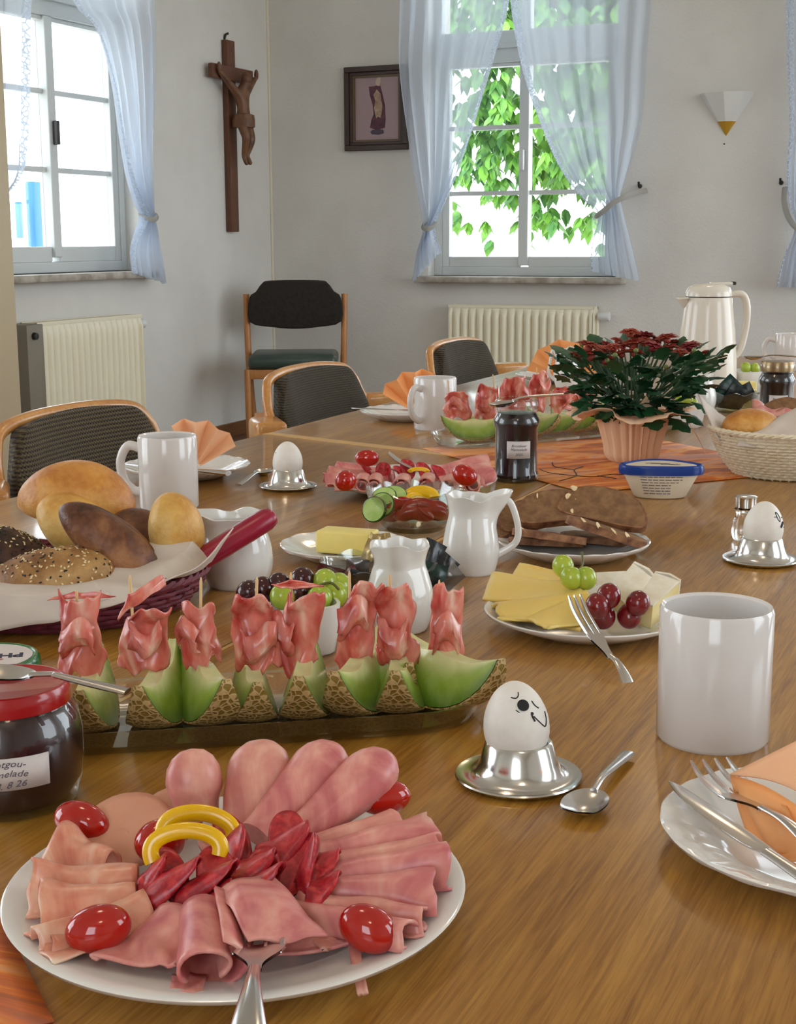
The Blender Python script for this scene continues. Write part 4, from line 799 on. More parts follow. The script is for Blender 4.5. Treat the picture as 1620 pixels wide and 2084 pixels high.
def melonmesh():
    R, lam, pm, n = .058, radians(20.5), radians(82), 18
    ri = lambda p: R*(1-.72*cos(p/pm*pi/2)**.7)
    def pt(r, la, p): return V3(r*cos(p)*sin(la), r*1.12*sin(p), R-r*cos(p)*cos(la))
    rind = grid(lambda u, v: pt(R, lerp(-lam, lam, u), lerp(-pm, pm, v)), 9, n+1)
    fl = MB(); tint = []
    for s in (-1, 1):
        fl.add(grid(lambda u, v: pt(lerp(ri(lerp(-pm, pm, v)), R-.0006, u), s*lam, lerp(-pm, pm, v)), 9, n+1)); tint += [i/8 for i in range(9) for j in range(n+1)]
    fl.add(grid(lambda u, v: pt(ri(lerp(-pm, pm, v)), lerp(-lam, lam, u), lerp(-pm, pm, v)), 9, n+1)); tint += [0]*9*(n+1)
    a = newmesh('rind', rind, M['net']); bmm = bpy.data.meshes.new('flesh'); v, f = fl.vf(); bmm.from_pydata(v, [], f); bmm.update(); bmm.materials.append(M['melon'])
    at = bmm.color_attributes.new('tint', 'FLOAT_COLOR', 'POINT')
    for i, q in enumerate(tint):
        c = [lerp(x, y, smooth(q/.55)) for x, y in zip(lin(226, 228, 168), lin(150, 178, 62))] if q < .55 else [lerp(x, y, smooth((q-.55)/.45)) for x, y in zip(lin(150, 178, 62), lin(88, 124, 34))]
        at.data[i].color = c[:3]+[1]
    bmm.polygons.foreach_set('use_smooth', [True]*len(bmm.polygons)); return a, bmm
RINDM, FLESHM = melonmesh()
def wedge(label, loc, rz, s=1.0, tilt=0, group='melon wedges on the front tray'):
    t = thing('melon_wedge', label, 'melon', loc, rot=(0, tilt, rz), group=group); t.scale = (s, s, s)
    r = obj('rind', RINDM, None, t); obj('flesh', FLESHM, None, t); m = r.modifiers.new('solid', 'SOLIDIFY'); m.thickness = .0012; m.offset = 1; return t
def drape(label, c, w, h, seed, rz, group, mat='pros', flop=.0, open_=1.3, lean=0.0, name='cured_ham_slice'):
    """thin cured ham draped upright in a soft curl"""
    def fn(u, v):
        a = lerp(-open_, open_, u)+.25*ns((v*2, seed, 0), 1.3, seed); n = ns((u*3.2, v*3.2, seed), 1, seed); n2 = ns((u*7, v*6, seed), 1, seed+9)
        wid = w/2*(1-.18*v+.22*sin(v*pi)*ns((seed, v*2, 0), 1, seed)); x = wid*sin(a)/max(.6, sin(min(open_, pi/2))); y = -wid*.75*cos(a)
        z = h*v*(1+.06*n)+flop*smooth((v-.75)/.25)*-h*.2*(1-cos(a)); k = smooth((.18-v)/.18)
        return V3(x+.005*n+.0010*n2+lean*v*h, y+.007*n+.0012*n2-flop*.018*smooth((v-.7)/.3), z+.001*n2+.016*smooth((.4-v)/.4)*ns((u*5, seed, 2), 1, seed)+.010*smooth((v-.7)/.3)*ns((u*4, seed, 7), 1, seed))
    def flap(u, v):
        n = ns((u*4, v*4, seed+5), 1, seed+2); a = lerp(-.9, .9, u); q = .35+.3*ns((seed, 1, 2), 3, seed); s = .30+.1*ns((seed, 5, 1), 2, seed)
        return V3(w*s*1.5*sin(a)+w*.22*ns((seed, 0, 3), 2, seed)+.002*n, -w*.38-.006*cos(a)-.006*sin(pi*v)+.002*n, h*(q+.38*v)+.003*n+.006*sin(3*a+seed))
    mm = MB(); mm.add(grid(fn, 26, 26)); mm.add(grid(flap, 14, 12))
    m_ = Matrix.Translation(c) @ Matrix.Rotation(rz, 4, 'Z'); return put(name, xf(mm.vf(), m_), M[mat], label, 'ham', group, solid=.0011)
GM, GH, GT = 'melon wedges on the front tray', 'cured ham slices on the front melon wedges', 'toothpicks on the front tray'
WD = [(192, .10, 1.0), (322, -.05, 1.0), (420, .4, 1.05), (512, .18, .95), (617, .0, 1.03), (728, -.28, 1.05), (812, -.05, 1.03), (905, .72, 1.1)]
for i, (px, dz, s) in enumerate(WD):
    P = T(px, 1450); c = C1+e_*((P-C1).dot(e_)); c.z = TZ+.0049
    wedge('%s netted melon wedge from the left on the front glass tray' % cnum(i), c+pe*.002, RZ+dz*.9, s*.95, 0, GM)
wedge('pale melon wedge half hidden at the right end of the front tray', C1+e_*-.012+pe*.032+V3(0, 0, .005), RZ+.4, .85, 0, GM)
DR = [(168, 1205, 1352, 92, .0), (292, 1225, 1358, 100, .1), (415, 1225, 1345, 82, .2), (528, 1195, 1352, 92, -.1), (604, 1190, 1350, 84, .1), (715, 1180, 1345, 76, .15), (808, 1185, 1352, 78, .0), (902, 1190, 1345, 74, .05)]
for i, (px, y0, y1, w, ln) in enumerate(DR):
    P = T(WD[i][0], 1450); c = C1+e_*((P-C1).dot(e_)); dp = dep(c)+.004; b = D(px, y1, dp); h = (y1-y0)/F_PX*dp
    drape('%s slice of cured ham from the left standing on the front tray melon' % cnum(i), b, w/F_PX*dp, h, 3.7*i+1, RZ+[.0, .4, -.5, .3, -.3, .2, -.2, .1][i], GH, 'pros', [0, .6, 0, .5, .2, .5, .3, .2][i], [1.5, 1.9, 2.1, 1.8, 1.7, 1.4, 1.8, 1.3][i], [0, .1, -.1, -.1, .15, .2, .0, .05][i])
for i, (x0, y0, x1, y1) in enumerate([(156, 1200, 160, 1262), (264, 1170, 274, 1258), (409, 1175, 408, 1262), (523, 1175, 521, 1205), (592, 1165, 596, 1210), (711, 1162, 711, 1215), (793, 1168, 798, 1205), (894, 1180, 892, 1250)]):
    P = T(WD[i][0], 1450); c = C1+e_*((P-C1).dot(e_)); dp = dep(c)-.012; a = D(x0, y0, dp); b = D(x1, y1+60, dp+.01)
    put('toothpick', tube([a, lerp(a, b, .06), lerp(a, b, .9), b], lambda q: .0011 if .01 < q < .95 else .0005, 6), M['pick'], '%s wooden toothpick from the left in the front tray ham' % cnum(i), 'toothpick', GT)
sheet('cured_ham_slice', 'flat flap of cured ham skewered across the top of the first toothpick', [D(95, 1222, dep(C1-e_*.27)), D(150, 1202, dep(C1-e_*.27)), D(236, 1212, dep(C1-e_*.25)), D(160, 1214, dep(C1-e_*.29))], 'pros', 'ham', seed=31, amp=.002, th=.0012)
sheet('cured_ham_slice', 'long flap of cured ham reaching up to the bread basket napkin', [D(240, 1262, 1.0), D(262, 1212, 1.0), D(330, 1176, 1.03), D(338, 1188, 1.03)], 'pros', 'ham', seed=33, amp=.004, th=.0014)
sheet('cured_ham_slice', 'thin flap of cured ham skewered in front of the grape bowl', [D(552, 1192, 1.08), D(590, 1180, 1.07), D(660, 1192, 1.09), D(600, 1198, 1.06)], 'pros', 'ham', seed=35, amp=.001, th=.0011)
# ------------------------------------------------------------------ jars at the left
def arcpatch(R, z0, z1, a0, a1, n=14, m=2): return grid(lambda u, v: V3(R*cos(lerp(a0, a1, u)), R*sin(lerp(a0, a1, u)), lerp(z0, z1, v)), n, m)
def wraptext(body, size, R, z, ang, shear=.25, bold=0, wob=0):      # text laid round a jar, outward facing at angle ang
    v, f = textmesh(body, size, shear=shear, bold=bold); return [((R+q[2])*1*cos(ang+q[0]/R), (R+q[2])*sin(ang+q[0]/R), z+q[1]+wob*sin(q[0]*300)) for q in v], f
JN = V3(-.592, .706, TZ)
t = thing('jam_jar', 'squat marmalade jar with red lid and handwritten label at the left edge', 'jar', JN, RZ, 'jam jars'); R = .0445; t.scale = (1.07, 1.07, .91)
obj('glass', lathe([(0, .0), (.036, .0), (.040, .002), (.0415, .010), (.044, .018), (.0452, .034), (.0452, .052), (.043, .066), (.038, .075), (.036, .078), (.036, .084), (.0345, .084), (.0345, .077), (.0368, .072), (.041, .064), (.0437, .052), (.0437, .034), (.0425, .018), (.036, .008), (0, .007)], 48), M['jarglass'], t)
obj('marmalade', lathe([(0, .0060), (.037, .0068), (.0432, .018), (.0445, .034), (.0445, .052), (.0420, .0645), (.0375, .0725), (0, .0725)], 48), M['jam'], t)
obj('lid', lathe([(.0365, .074), (.0388, .0745), (.0392, .080), (.0385, .086), (.0375, .0882), (.0355, .0886), (.0335, .0872), (0, .0870)], 48, fr=lambda a, r, z, i: 1+(.006*sin(50*a) if i in (1, 2) else 0)), M['lid_red'], t)
la = -pi/2+.06; lb = obj('label', arcpatch(.0456, .027, .050, la-.42, la+.74), M['label'], t, solid=.0003)
tx = MB()
for s, z, sz, da in (('Fruchtgou-', .0455, .0066, .10), ('Marmelade', .0385, .0066, .12), ('8. 8 26', .0308, .0066, .22)): tx.add(wraptext(s, sz, .0459, z, la+da, .35, 0, .0006))
obj('handwriting', tx.vf(), M['ink'], lb, sm=False)
l, r = lay(T(-52, 1380, .0885), T(262, 1417, .0845)); spoon('teaspoon lying across the red lid of the near jar', l, r, .105)
# green lid jar behind it
GL = T(-40, 1400); JG = V3(GL.x, GL.y, TZ); JG = T(-22, 1388); JG.z = TZ
t = thing('spread_tub', 'low tub with green lid and printed picture at the left edge', 'tub', JG, 0); t.scale = (1.12, 1.12, 1.1)
Rg = .0375
obj('tub', lathe([(0, 0), (.032, 0), (.034, .002), (.035, .010), (.035, .016), (0, .016)], 40), M['plast_white'], t)
ld = obj('lid', lathe([(.0355, .006), (.0378, .0065), (.0385, .012), (.038, .018), (.0362, .0205), (.0345, .0208), (.0335, .0200), (0, .0200)], 48), M['lid_green'], t)
pa = obj('printed_disc', lathe([(0, .0203), (.0325, .0203), (.0325, .0200), (0, .0200)], 40), M['label'], ld)
obj('lettering', xf(textmesh('PHA', .015, bold=.0006), MT((.010, .006, .0204), RZ+pi+.2)), M['navy'], pa, sm=False)
obj('printed_sausage', xf(ellip(.014, .0035, .0003, 16, 6), MT((.006, -.011, .0204), RZ+.35)), plain('print_sausage', lin(176, 96, 70), .5), pa); obj('printed_egg', xf(ellip(.005, .0035, .0003, 12, 6), MT((-.004, -.006, .0205), RZ+.3)), plain('print_yolk', lin(220, 190, 60), .5), pa)
# ------------------------------------------------------------------ bread basket
def weave(t, Rb, Rt, H, rows, mat, spokes=44, sx=1.0, sy=1.0, wave=.004, th=.0022, bulge=.004):
    rf = lambda q: lerp(Rb, Rt, q**.8)+bulge*sin(pi*q)
    for k in range(rows):
        q = (k+.5)/rows; R0 = rf(q); n = spokes*2
        pts = [V3((R0+wave*.5*cos(pi*i+pi*k))*cos(2*pi*i/n)*sx, (R0+wave*.5*cos(pi*i+pi*k))*sin(2*pi*i/n)*sy, H*q+.0012) for i in range(n)]
        obj('wicker_strand', tube(pts, H/rows*.56, 6, .8, up=(0, 0, 1), closed=True), M[mat], t)
    sp = MB()
    for i in range(spokes): a = 2*pi*i/spokes; sp.add(tube([V3(rf(q)*cos(a)*sx, rf(q)*sin(a)*sy, H*q) for q in (0, .33, .66, 1)], th*.7, 5))
    obj('wicker_spokes', sp.vf(), M[mat], t)
    for off in (0, 1): obj('rim', tube([V3((Rt+.002+.0015*cos(30*a+off*pi))*cos(a)*sx, (Rt+.002+.0015*cos(30*a+off*pi))*sin(a)*sy, H+.002+.0018*sin(30*a+off*pi)) for a in [2*pi*i/120 for i in range(120)]], .0036, 6, 1, up=(0, 0, 1), closed=True), M[mat], t)
    obj('base', lathe([(0, .001), (Rb, .001), (Rb, .005), (0, .005)], 40, fr=None), M[mat], t, sm=False).scale = (sx, sy, 1)
BK = V3(-.872, 1.135, TZ)
t = thing('bread_basket', 'dark red wicker bread basket holding rolls', 'basket', BK, RZ)
weave(t, .105, .132, .036, 6, 'wick_red', 34, 1.08, 1.0, .004)
def cloth(name, label, corners, mat, seed, amp, cat='napkin', th=.0012, hang=None, n=24, dots=None):
    a, b, c, d = [Vector(p) for p in corners]
    def fn(u, v):
        p = lerp(lerp(a, b, u), lerp(d, c, u), v)+V3(0, 0, amp*ns((u*3, v*3, seed), 1, seed)+amp*.4*ns((u*8, v*8, seed), 1, seed)); return hang(p, u, v) if hang else p
    t = thing(name, label, cat, fn(.5, .5)); b0 = t.location.copy(); g = grid(fn, n, n); obj('cloth', ([tuple(Vector(p)-b0) for p in g[0]], g[1]), M[mat], t, solid=th)
    if dots:
        m = MB()
        for (u, v, r) in dots: m.add(xf(ellip(r, r*1.5, .0004, 8, 4), Matrix.Translation(fn(u, v)-b0+V3(0, 0, th*.6)) ))
        obj('printed_dots', m.vf(), M['rpep'], t)
    return t
bd = dep(BK)
t = thing('basket_napkin', 'white paper napkin lining the inside of the red bread basket', 'napkin', BK+V3(0, 0, .008), RZ)
obj('cloth', grid(lambda u, v: V3((.012+.108*u)*cos(2*pi*v)*1.06, (.012+.108*u)*sin(2*pi*v), .026*smooth((u-.7)/.3)+.0012*ns((u*4, sin(2*pi*v)*2, 3), 1)), 14, 48, False, True), M['nap_white'], t, solid=.001)
def rimcloth(label, a0, a1, drop, rise, seed, sx=1.08, R=.132, H=.038, inn=.05, dots=None):
    """napkin lying over a basket rim between two angles: drop(u) outside, rise(u) lifts its outer hem"""
    t = thing('basket_napkin', label, 'napkin', BK+V3(0, 0, .02), RZ)
    def fn(u, v):
        a = lerp(a0, a1, u); n = ns((u*5, v*3, seed), 1, seed); q = v*2-1
        if q < 0: r = R-.002+inn*q; z = H+.008+.004*n-.012*q*q*0+rise(u)*.6
        else: r = R+.008+.010*q+rise(u)*.3*q+.006*n*q; z = H+.008+.004*n-drop(u)*q**1.3+rise(u)*q
        r -= .0; return V3(r*cos(a)*sx, r*sin(a), z-.02)
    obj('cloth', grid(fn, 40, 17), M['nap_white'], t, solid=.0012)
    if dots:
        m = MB()
        for (u, v, r) in dots: p_ = fn(u, v); e = fn(u+.02, v); g = fn(u, v+.03); x_ = (e-p_).normalized(); n_ = x_.cross((g-p_).normalized()).normalized(); m.add(xf(ellip(r, r*.7, .0005, 8, 4), basis(p_+n_*(-.0009), x_, n_.cross(x_), n_))); m.add(xf(ellip(r, r*.7, .0005, 8, 4), basis(p_+n_*.0009, x_, n_.cross(x_), n_)))
        obj('printed_dots', m.vf(), M['rpep'], t)
    return t
rimcloth('white napkin flap hanging over the front of the red basket', radians(-165), radians(-62), lambda u: interp([(0, .030), (.55, .034), (.8, .024), (1, .004)], u), lambda u: 0, 15, dots=[(.40, .84, .0026), (.43, .88, .0026), (.46, .83, .0026)])
rimcloth('crumpled white napkin tip rising over the red basket next to the jug', radians(-66), radians(-2), lambda u: interp([(0, .014), (.5, .004), (1, 0)], u), lambda u: interp([(0, .0), (.5, .012), (1, .034)], u), 25, dots=[(.3, .7, .0028), (.36, .76, .0028), (.4, .68, .0028)])
def bun(name, label, c, rx, ry, rz_, mat, rot, group='rolls in the red basket', crease=0, lump=.06, seed=0, bend=0, seeds=None):
    def fn(p):
        n = ns(p, 22, seed); k = 1+lump*n; q = V3(p.x*k, p.y*k, p.z*k*(1 if p.z > 0 else .72)); q.z -= bend*(p.x/rx)**2*rz_
        if crease: q.z -= crease*rz_*math.exp(-(p.y/(ry*.14))**2)*max(0, p.z/rz_)
        return q
    t = thing(name, label, 'bread roll', c, rot=rot, group=group); obj('crust', ellip(rx, ry, rz_, 36, 24, fn), M[mat], t)
    if seeds:
        rnd = random.Random(seed); m = MB(); m2 = MB(); L = xf(ellip(.0016, .0009, .0005, 6, 4), Matrix())
        for _ in range(seeds):
            a = rnd.uniform(0, 2*pi); ph = rnd.uniform(-.1, 1.4); p = V3(rx*cos(ph)*cos(a), ry*cos(ph)*sin(a), rz_*sin(ph)); q = fn(p); nn = V3(p.x/rx**2, p.y/ry**2, p.z/rz_**2).normalized(); b_ = nn.orthogonal().normalized(); b_.rotate(Matrix.Rotation(rnd.uniform(0, 3), 3, nn))
            (m if rnd.random() < .6 else m2).add(L, basis(q+nn*.0003, b_, nn.cross(b_), nn))
        s1 = obj('sesame_seeds', m.vf(), M['seed'], t); s1['kind'] = 'stuff'; s2 = obj('poppy_seeds', m2.vf(), M['poppy'], t); s2['kind'] = 'stuff'
    return t
def E(ax, ay, az): return (ax, ay, RZ+az)
bun('bread_roll', 'large golden roll on top of the red bread basket', D(158, 1010, bd+.065), .062, .041, .038, 'roll', E(.2, .08, .05), seed=1, bend=.25, lump=.03)
bun('bread_roll', 'golden roll beneath the large top roll in the red basket', D(155, 1080, bd+.03), .047, .034, .034, 'roll_lt', E(.3, .75, .1), seed=2, lump=.03)
bun('bread_roll', 'dark brown lye roll leaning in the middle of the red basket', D(228, 1118, bd-.045), .064, .032, .030, 'roll_dk', E(-.15, .72, .0), seed=3, crease=.12, lump=.05)
bun('bread_roll', 'pale golden roll standing on the right of the red basket', D(352, 1082, bd+.0), .041, .033, .031, 'roll_lt', E(.35, 1.45, .1), seed=4, crease=.0, lump=.04)
bun('bread_roll', 'seeded roll at the front of the red basket', D(105, 1178, bd-.075), .060, .036, .030, 'roll_seed', E(.1, -.12, .05), seed=5, lump=.07, seeds=300)
bun('bread_roll', 'dark poppy seed roll at the left edge behind the seeded roll', D(5, 1130, bd-.02), .052, .034, .028, 'roll_poppy', E(.15, .35, .2), seed=6, lump=.08, seeds=260)
bun('bread_roll', 'brown roll mostly hidden behind the dark lye roll', D(285, 1095, bd+.03), .036, .03, .03, 'roll_dk', E(.1, .6, .1), seed=8)
a, b = D(345, 1180, bd-.02), D(556, 1048, bd+.03)
t = thing('bread_tongs', 'serving tongs with dark red handle sticking out of the red basket', 'tongs', a); d = b-a
pth = [d*q for q in (0, .15, .3, .5, .75, .93, .98, 1.0)]; obj('handle', tube(pth, [.006, .0125, .0145, .0155, .016, .0155, .013, .008], 14, .75, up=tuple(UPV)), M['red_handle'], t); obj('blade', tube([d*-.35, d*-.1, d*.05], [.008, .008, .005], 10, .15), M['chrome_b'], t)
# ------------------------------------------------------------------ white jug behind the basket
jug('white porcelain jug right behind the red bread basket', T(484, 1190), [(.029, .0), (.032, .004), (.038, .022), (.036, .045), (.031, .064), (.034, .078)], RZ+pi, 'milk_jug', spout=.03, hout=0, cat='jug')
# ------------------------------------------------------------------ left place setting
plate('white plate with peach napkin behind the left mug', V3(-1.19, 1.873, TZ), .0985, 0, flute=20)
fan('upright peach fan napkin on the plate behind the left mug', T(392, 957, .008), .082, radians(30), radians(112), 6, 'nap_peach', RZ+.1, .12, 'paper_napkin', 0, .014)
l, r = lay(V3(-1.27, 1.81, TZ+.022), V3(-1.10, 1.80, TZ+.021)); knife('table knife on the plate behind the left mug handle', l, r, .2)
mug('white mug with its handle on the left behind the bread rolls', V3(-1.071, 1.639, TZ), .0405, .1, RZ+pi-.25)
eggcup('steel egg cup with a plain egg left of the far ham plate', V3(-.992, 1.837, TZ), 'plain white egg in the steel cup left of the far ham plate', [('line', [(-1.15, .041), (-.95, .042)], .0003)])
l, r = lay(T(545, 962, .0), T(474, 996, .0)); spoon('teaspoon behind the plain egg cup', l, r, .135)
# ------------------------------------------------------------------ near right setting
FACE1 = [('line', [(-.25, .0504), (-.02, .0498), (.12, .0508), (.18, .0528)], .00042), ('dot', [(.26, .0455)], .0041), ('line', [(-.05, .0432), (.08, .0415)], .0003), ('line', [(.71, .0468), (.76, .0438), (.89, .0414)], .00042), ('line', [(.52, .0405), (.5, .0385), (.56, .0345)], .0006), ('dot', [(.53, .0396)], .0011), ('line', [(.56, .0378), (.74, .033), (.92, .029), (1.02, .0295), (1.12, .0335), (1.17, .0375)], .00042)]
eggcup('steel egg cup with the smiling egg in the foreground', V3(-.297, .870, TZ), 'white egg with a drawn smiling face in the foreground', FACE1, (0, -.07))
l, r = lay(T(1172, 1672, .0015), T(1268, 1552, .0015)); spoon('teaspoon lying between the smiling egg and the right plate', l, r, .124)
mug('large white mug on the right in front of the cheese plate', V3(-.194, 1.006, TZ), .0408, .1, RZ+1.05)
PR = V3(-.088, .828, TZ)
plate('white fluted plate with knife, fork and napkin at the right edge', PR, .099, .2, flute=18)
l, r = lay(T(1358, 1596, .0215), T(1700, 1835, .020)); knife('table knife lying across the plate at the right edge', l, r, .2)
l, r = lay(T(1442, 1572, .0205), T(1700, 1790, .018)); fork('table fork beside the orange napkin on the right plate', l, r, .19, 'fork', 4, .0145)
NQ = [T(1486, 1577, .030), T(1640, 1500, .062), T(1820, 1560, .062), T(1740, 1700, .030)]
t = thing('paper_napkin', 'folded orange napkin on the plate at the right edge', 'napkin', NQ[0], group='orange folded napkins'); b0 = NQ[0]
obj('upper_fold', grid(lambda u, v: lerp(lerp(NQ[0], NQ[1], u), lerp(NQ[3], NQ[2], u), v)-b0+V3(0, 0, .010*sin(pi*v)*(1-u*.5)), 12, 12), M['nap_peach'], t, solid=.0015)
Q2 = [T(1486, 1577, .029), T(1600, 1640, .030), T(1660, 1760, .016), T(1560, 1735, .013)]
obj('lower_fold', grid(lambda u, v: lerp(lerp(Q2[0], Q2[1], u), lerp(Q2[3], Q2[2], u), v)-b0+V3(0, 0, -.012*sin(pi*v)*(1-u)+.004*ns((u*3, v*3, 1))), 12, 12), M['nap_orange'], t, solid=.0015)
Q3 = [T(1486, 1578, .0285), T(1760, 1700, .035), T(1760, 1770, .012), T(1570, 1740, .010)]
obj('inner_fold', grid(lambda u, v: lerp(lerp(Q3[0], Q3[1], u), lerp(Q3[3], Q3[2], u), v)-b0+V3(0, 0, .003*sin(6*u)), 12, 8), M['nap_orange'], t, solid=.0015)
FACE2 = [('line', [(.58, .0475), (.72, .0455), (.8, .041), (.74, .0375), (.62, .0395), (.54, .044), (.58, .0475)], .0005), ('line', [(.35, .0425), (.54, .0425)], .0004), ('line', [(.5, .047), (.54, .044)], .0003), ('dot', [(1.05, .041)], .0009), ('line', [(.76, .031), (.88, .0335), (1.02, .036)], .0015), ('line', [(1.15, .0305), (1.25, .0295)], .0006)]
eggcup('steel egg cup at the right edge in front of the white basket', V3(-.263, 1.609, TZ), 'white egg with drawn eyeglasses and moustache at the right edge', FACE2, (0, .05))
t = thing('salt_shaker', 'small glass salt shaker with steel cap behind the bespectacled egg', 'shaker', T(1515, 1098), 0)
obj('glass_body', lathe([(0, 0), (.013, 0), (.0155, .003), (.0165, .012), (.014, .024), (.011, .032), (.0125, .036), (.0135, .038), (.011, .04), (0, .04)], 28), M['salt'], t); obj('cap', lathe([(.0115, .04), (.0125, .0405), (.0128, .050), (.0135, .053), (.011, .0545), (0, .055)], 28), M['chrome'], t)
# ------------------------------------------------------------------ cheese plate
CP = V3(-.362, 1.258, TZ)
plate('white plate of sliced cheese, brie and grapes', CP, .098, 0, flute=0)
GC = 'thin slices of yellow cheese'
sheet('cheese_slice', 'rear flat cheese slice next to the green grapes', [T(1038, 1180, .028), T(1165, 1205, .034), T(1160, 1166, .040), T(1058, 1148, .034)], 'cheese', 'cheese', GC, 2, .002, .003)
sheet('cheese_slice', 'leftmost broad flat cheese slice on the cheese plate', [T(982, 1220, .020), T(1190, 1225, .034), T(1180, 1190, .038), T(1002, 1166, .030)], 'cheese', 'cheese', GC, 3, .002, .003)
hamfold('cheese_slice', 'long folded cheese slice along the left front of the cheese plate', T(1195, 1205, .037), T(1010, 1232, .026), .022, .026, .016, .020, 'cheese', 'cheese', GC, 5, .001, 105, .003)
hamfold('cheese_slice', 'folded cheese slice under the fork tines at the cheese plate front', T(1195, 1210, .038), T(1085, 1262, .021), .016, .024, .018, .014, 'cheese', 'cheese', GC, 9, .001, 105, .003)
sheet('cheese_slice', 'lowest cheese slice lying flat on the front of the cheese plate', [T(1010, 1250, .012), T(1180, 1284, .012), T(1215, 1235, .016), T(1050, 1205, .016)], 'cheese', 'cheese', GC, 7, .0015, .003)
def brie(label, c, L, W, H, rot):
    t = thing('brie_wedge', label, 'cheese', c, rot=rot, group='wedges of brie')
    w = [(-L/2, -W*.32), (L/2, -W/2), (L/2+.004, 0), (L/2, W/2), (-L/2, W*.32)]
    obj('paste', prism(w, .002, H-.002, .0015), M['brie'], t)
    for z in ((0, .0022), (H-.0022, H)): obj('rind', prism(w, z[0], z[1], .0006), M['brie_rind'], t)
    obj('rind_end', prism([(L/2-.001, -W/2), (L/2+.002, -W/2), (L/2+.006, 0), (L/2+.002, W/2), (L/2-.001, W/2)], 0, H), M['brie_rind'], t)
brie('upright brie wedge behind the red grapes', T(1238, 1192, .012), .042, .034, .026, (radians(75), radians(8), RZ+.15))
brie('middle brie wedge lying on the cheese plate', T(1275, 1215, .018), .044, .030, .022, (radians(35), radians(-25), RZ+.7))
brie('rightmost brie wedge next to the large mug', T(1330, 1252, .012), .050, .026, .030, (radians(12), radians(-18), RZ+.95))
GG, GR = 'green grapes on the cheese plate', 'red grapes on the cheese plate'
for lab, x, y, z in (('uppermost green grape on the cheese plate', 1146, 1152, .052), ('front green grape on the cheese plate', 1163, 1176, .048), ('green grape touching the upright brie wedge', 1192, 1177, .047)): grape(lab, T(x, y, z), .0105, 'ggrape', GG)
put('grape_stalk', tube(crom([T(1178, 1165, .052), T(1186, 1145, .056), T(1184, 1124, .062)], 5), .0011, 6), M['stem'], 'thin brown stalk above the green grapes on the cheese plate', 'stalk')
for lab, x, y, z in (('topmost red grape on the brie', 1239, 1213, .042), ('left front red grape next to the fork', 1228, 1255, .022), ('right front red grape on the cheese plate', 1280, 1254, .022), ('rightmost red grape on the brie', 1298, 1228, .036), ('red grape half hidden behind the fork', 1216, 1233, .036)): grape(lab, T(x, y, z), .0112, 'rgrape', GR)
l, r = lay(T(1163, 1226, .046), T(1228, 1330, .014)); fork('small fork resting on the edge of the cheese plate', l, r, .115, 'serving_fork', 3, .0075)
# ------------------------------------------------------------------ dark bread plate
BP = V3(-.468, 1.556, TZ)
plate('white plate of dark rye bread slices', BP, .088, .1, flute=20)
SL = crom([(-.05, 0, 0), (-.052, .022, 0), (-.035, .046, 0), (0, .054, 0), (.035, .046, 0), (.052, .022, 0), (.05, 0, 0), (0, -.003, 0)], 4, True)
SLm = newmesh('crumb', prism([(p.x*.97, p.y*.97+.001) for p in SL], -.0052, .0052, .0008), M['crumb'])
_n = len(SL); SCr = newmesh('crust', ([(p.x*s, p.y*s+(.001 if s < 1 else 0), z+.0003*sin(i*2.1)) for s, z in ((1, -.005), (1, .005), (.95, .0054), (.95, -.0054)) for i, p in enumerate(SL)], [(k*_n+i, k*_n+(i+1) % _n, ((k+1) % 4)*_n+(i+1) % _n, ((k+1) % 4)*_n+i) for k in range(4) for i in range(_n)]), M['crust'])
AL = newmesh('almond_flake', ellip(.0065, .004, .0007, 10, 6), M['almond'])
def slice_(label, c, rot, s=1.0, al=()):
    s *= .86
    t = thing('bread_slice', label, 'bread', c, rot=rot, group='dark rye bread slices'); t.scale = (s, s, s); obj('crumb', SLm, None, t); obj('crust', SCr, None, t)
    for (x, y, z, rz) in al: obj('almond_flake', AL, None, t, (x, y, z), (rz, .5, rz))
slice_('bottom front rye slice lying edge-on to the viewer', T(1112, 1104, .016), (radians(-8), radians(2), RZ-.06), .92)
slice_('rye slice lying on the bottom front slice', T(1118, 1092, .028), (radians(-10), radians(7), RZ-.12), .9, [(-.04, .004, .006, .3)])
slice_('rye slice lying flat under the sloping slice at the right', T(1215, 1100, .014), (radians(-4), radians(3), RZ-.3), .95)
slice_('rye slice sloping down to the right rim of the bread plate', T(1230, 1084, .032), (radians(-8), radians(15), RZ-.38), 1.02, [(-.03, .0, .006, .3), (-.01, -.002, .0065, 1), (.012, -.002, .006, .2), (.03, .0, .006, .8)])
slice_('large rye slice lying on top at the right', T(1222, 1062, .036), (radians(36), radians(10), RZ-.22), 1.12, [(-.04, .04, .006, .3), (-.045, .025, .006, .9)])
slice_('rye slice lying on top in the middle with almond flakes', T(1142, 1062, .036), (radians(34), radians(-3), RZ+.15), 1.08, [(.018, .01, .0065, .4), (-.02, .045, .004, 1), (.03, .03, .006, .2)])
slice_('rye slice at the back left of the bread plate', T(1095, 1070, .026), (radians(28), radians(-8), RZ+.5), .98)
slice_('rye slice showing through the handle of the milk jug', T(1045, 1084, .020), (radians(16), radians(-6), RZ+.9), .85)
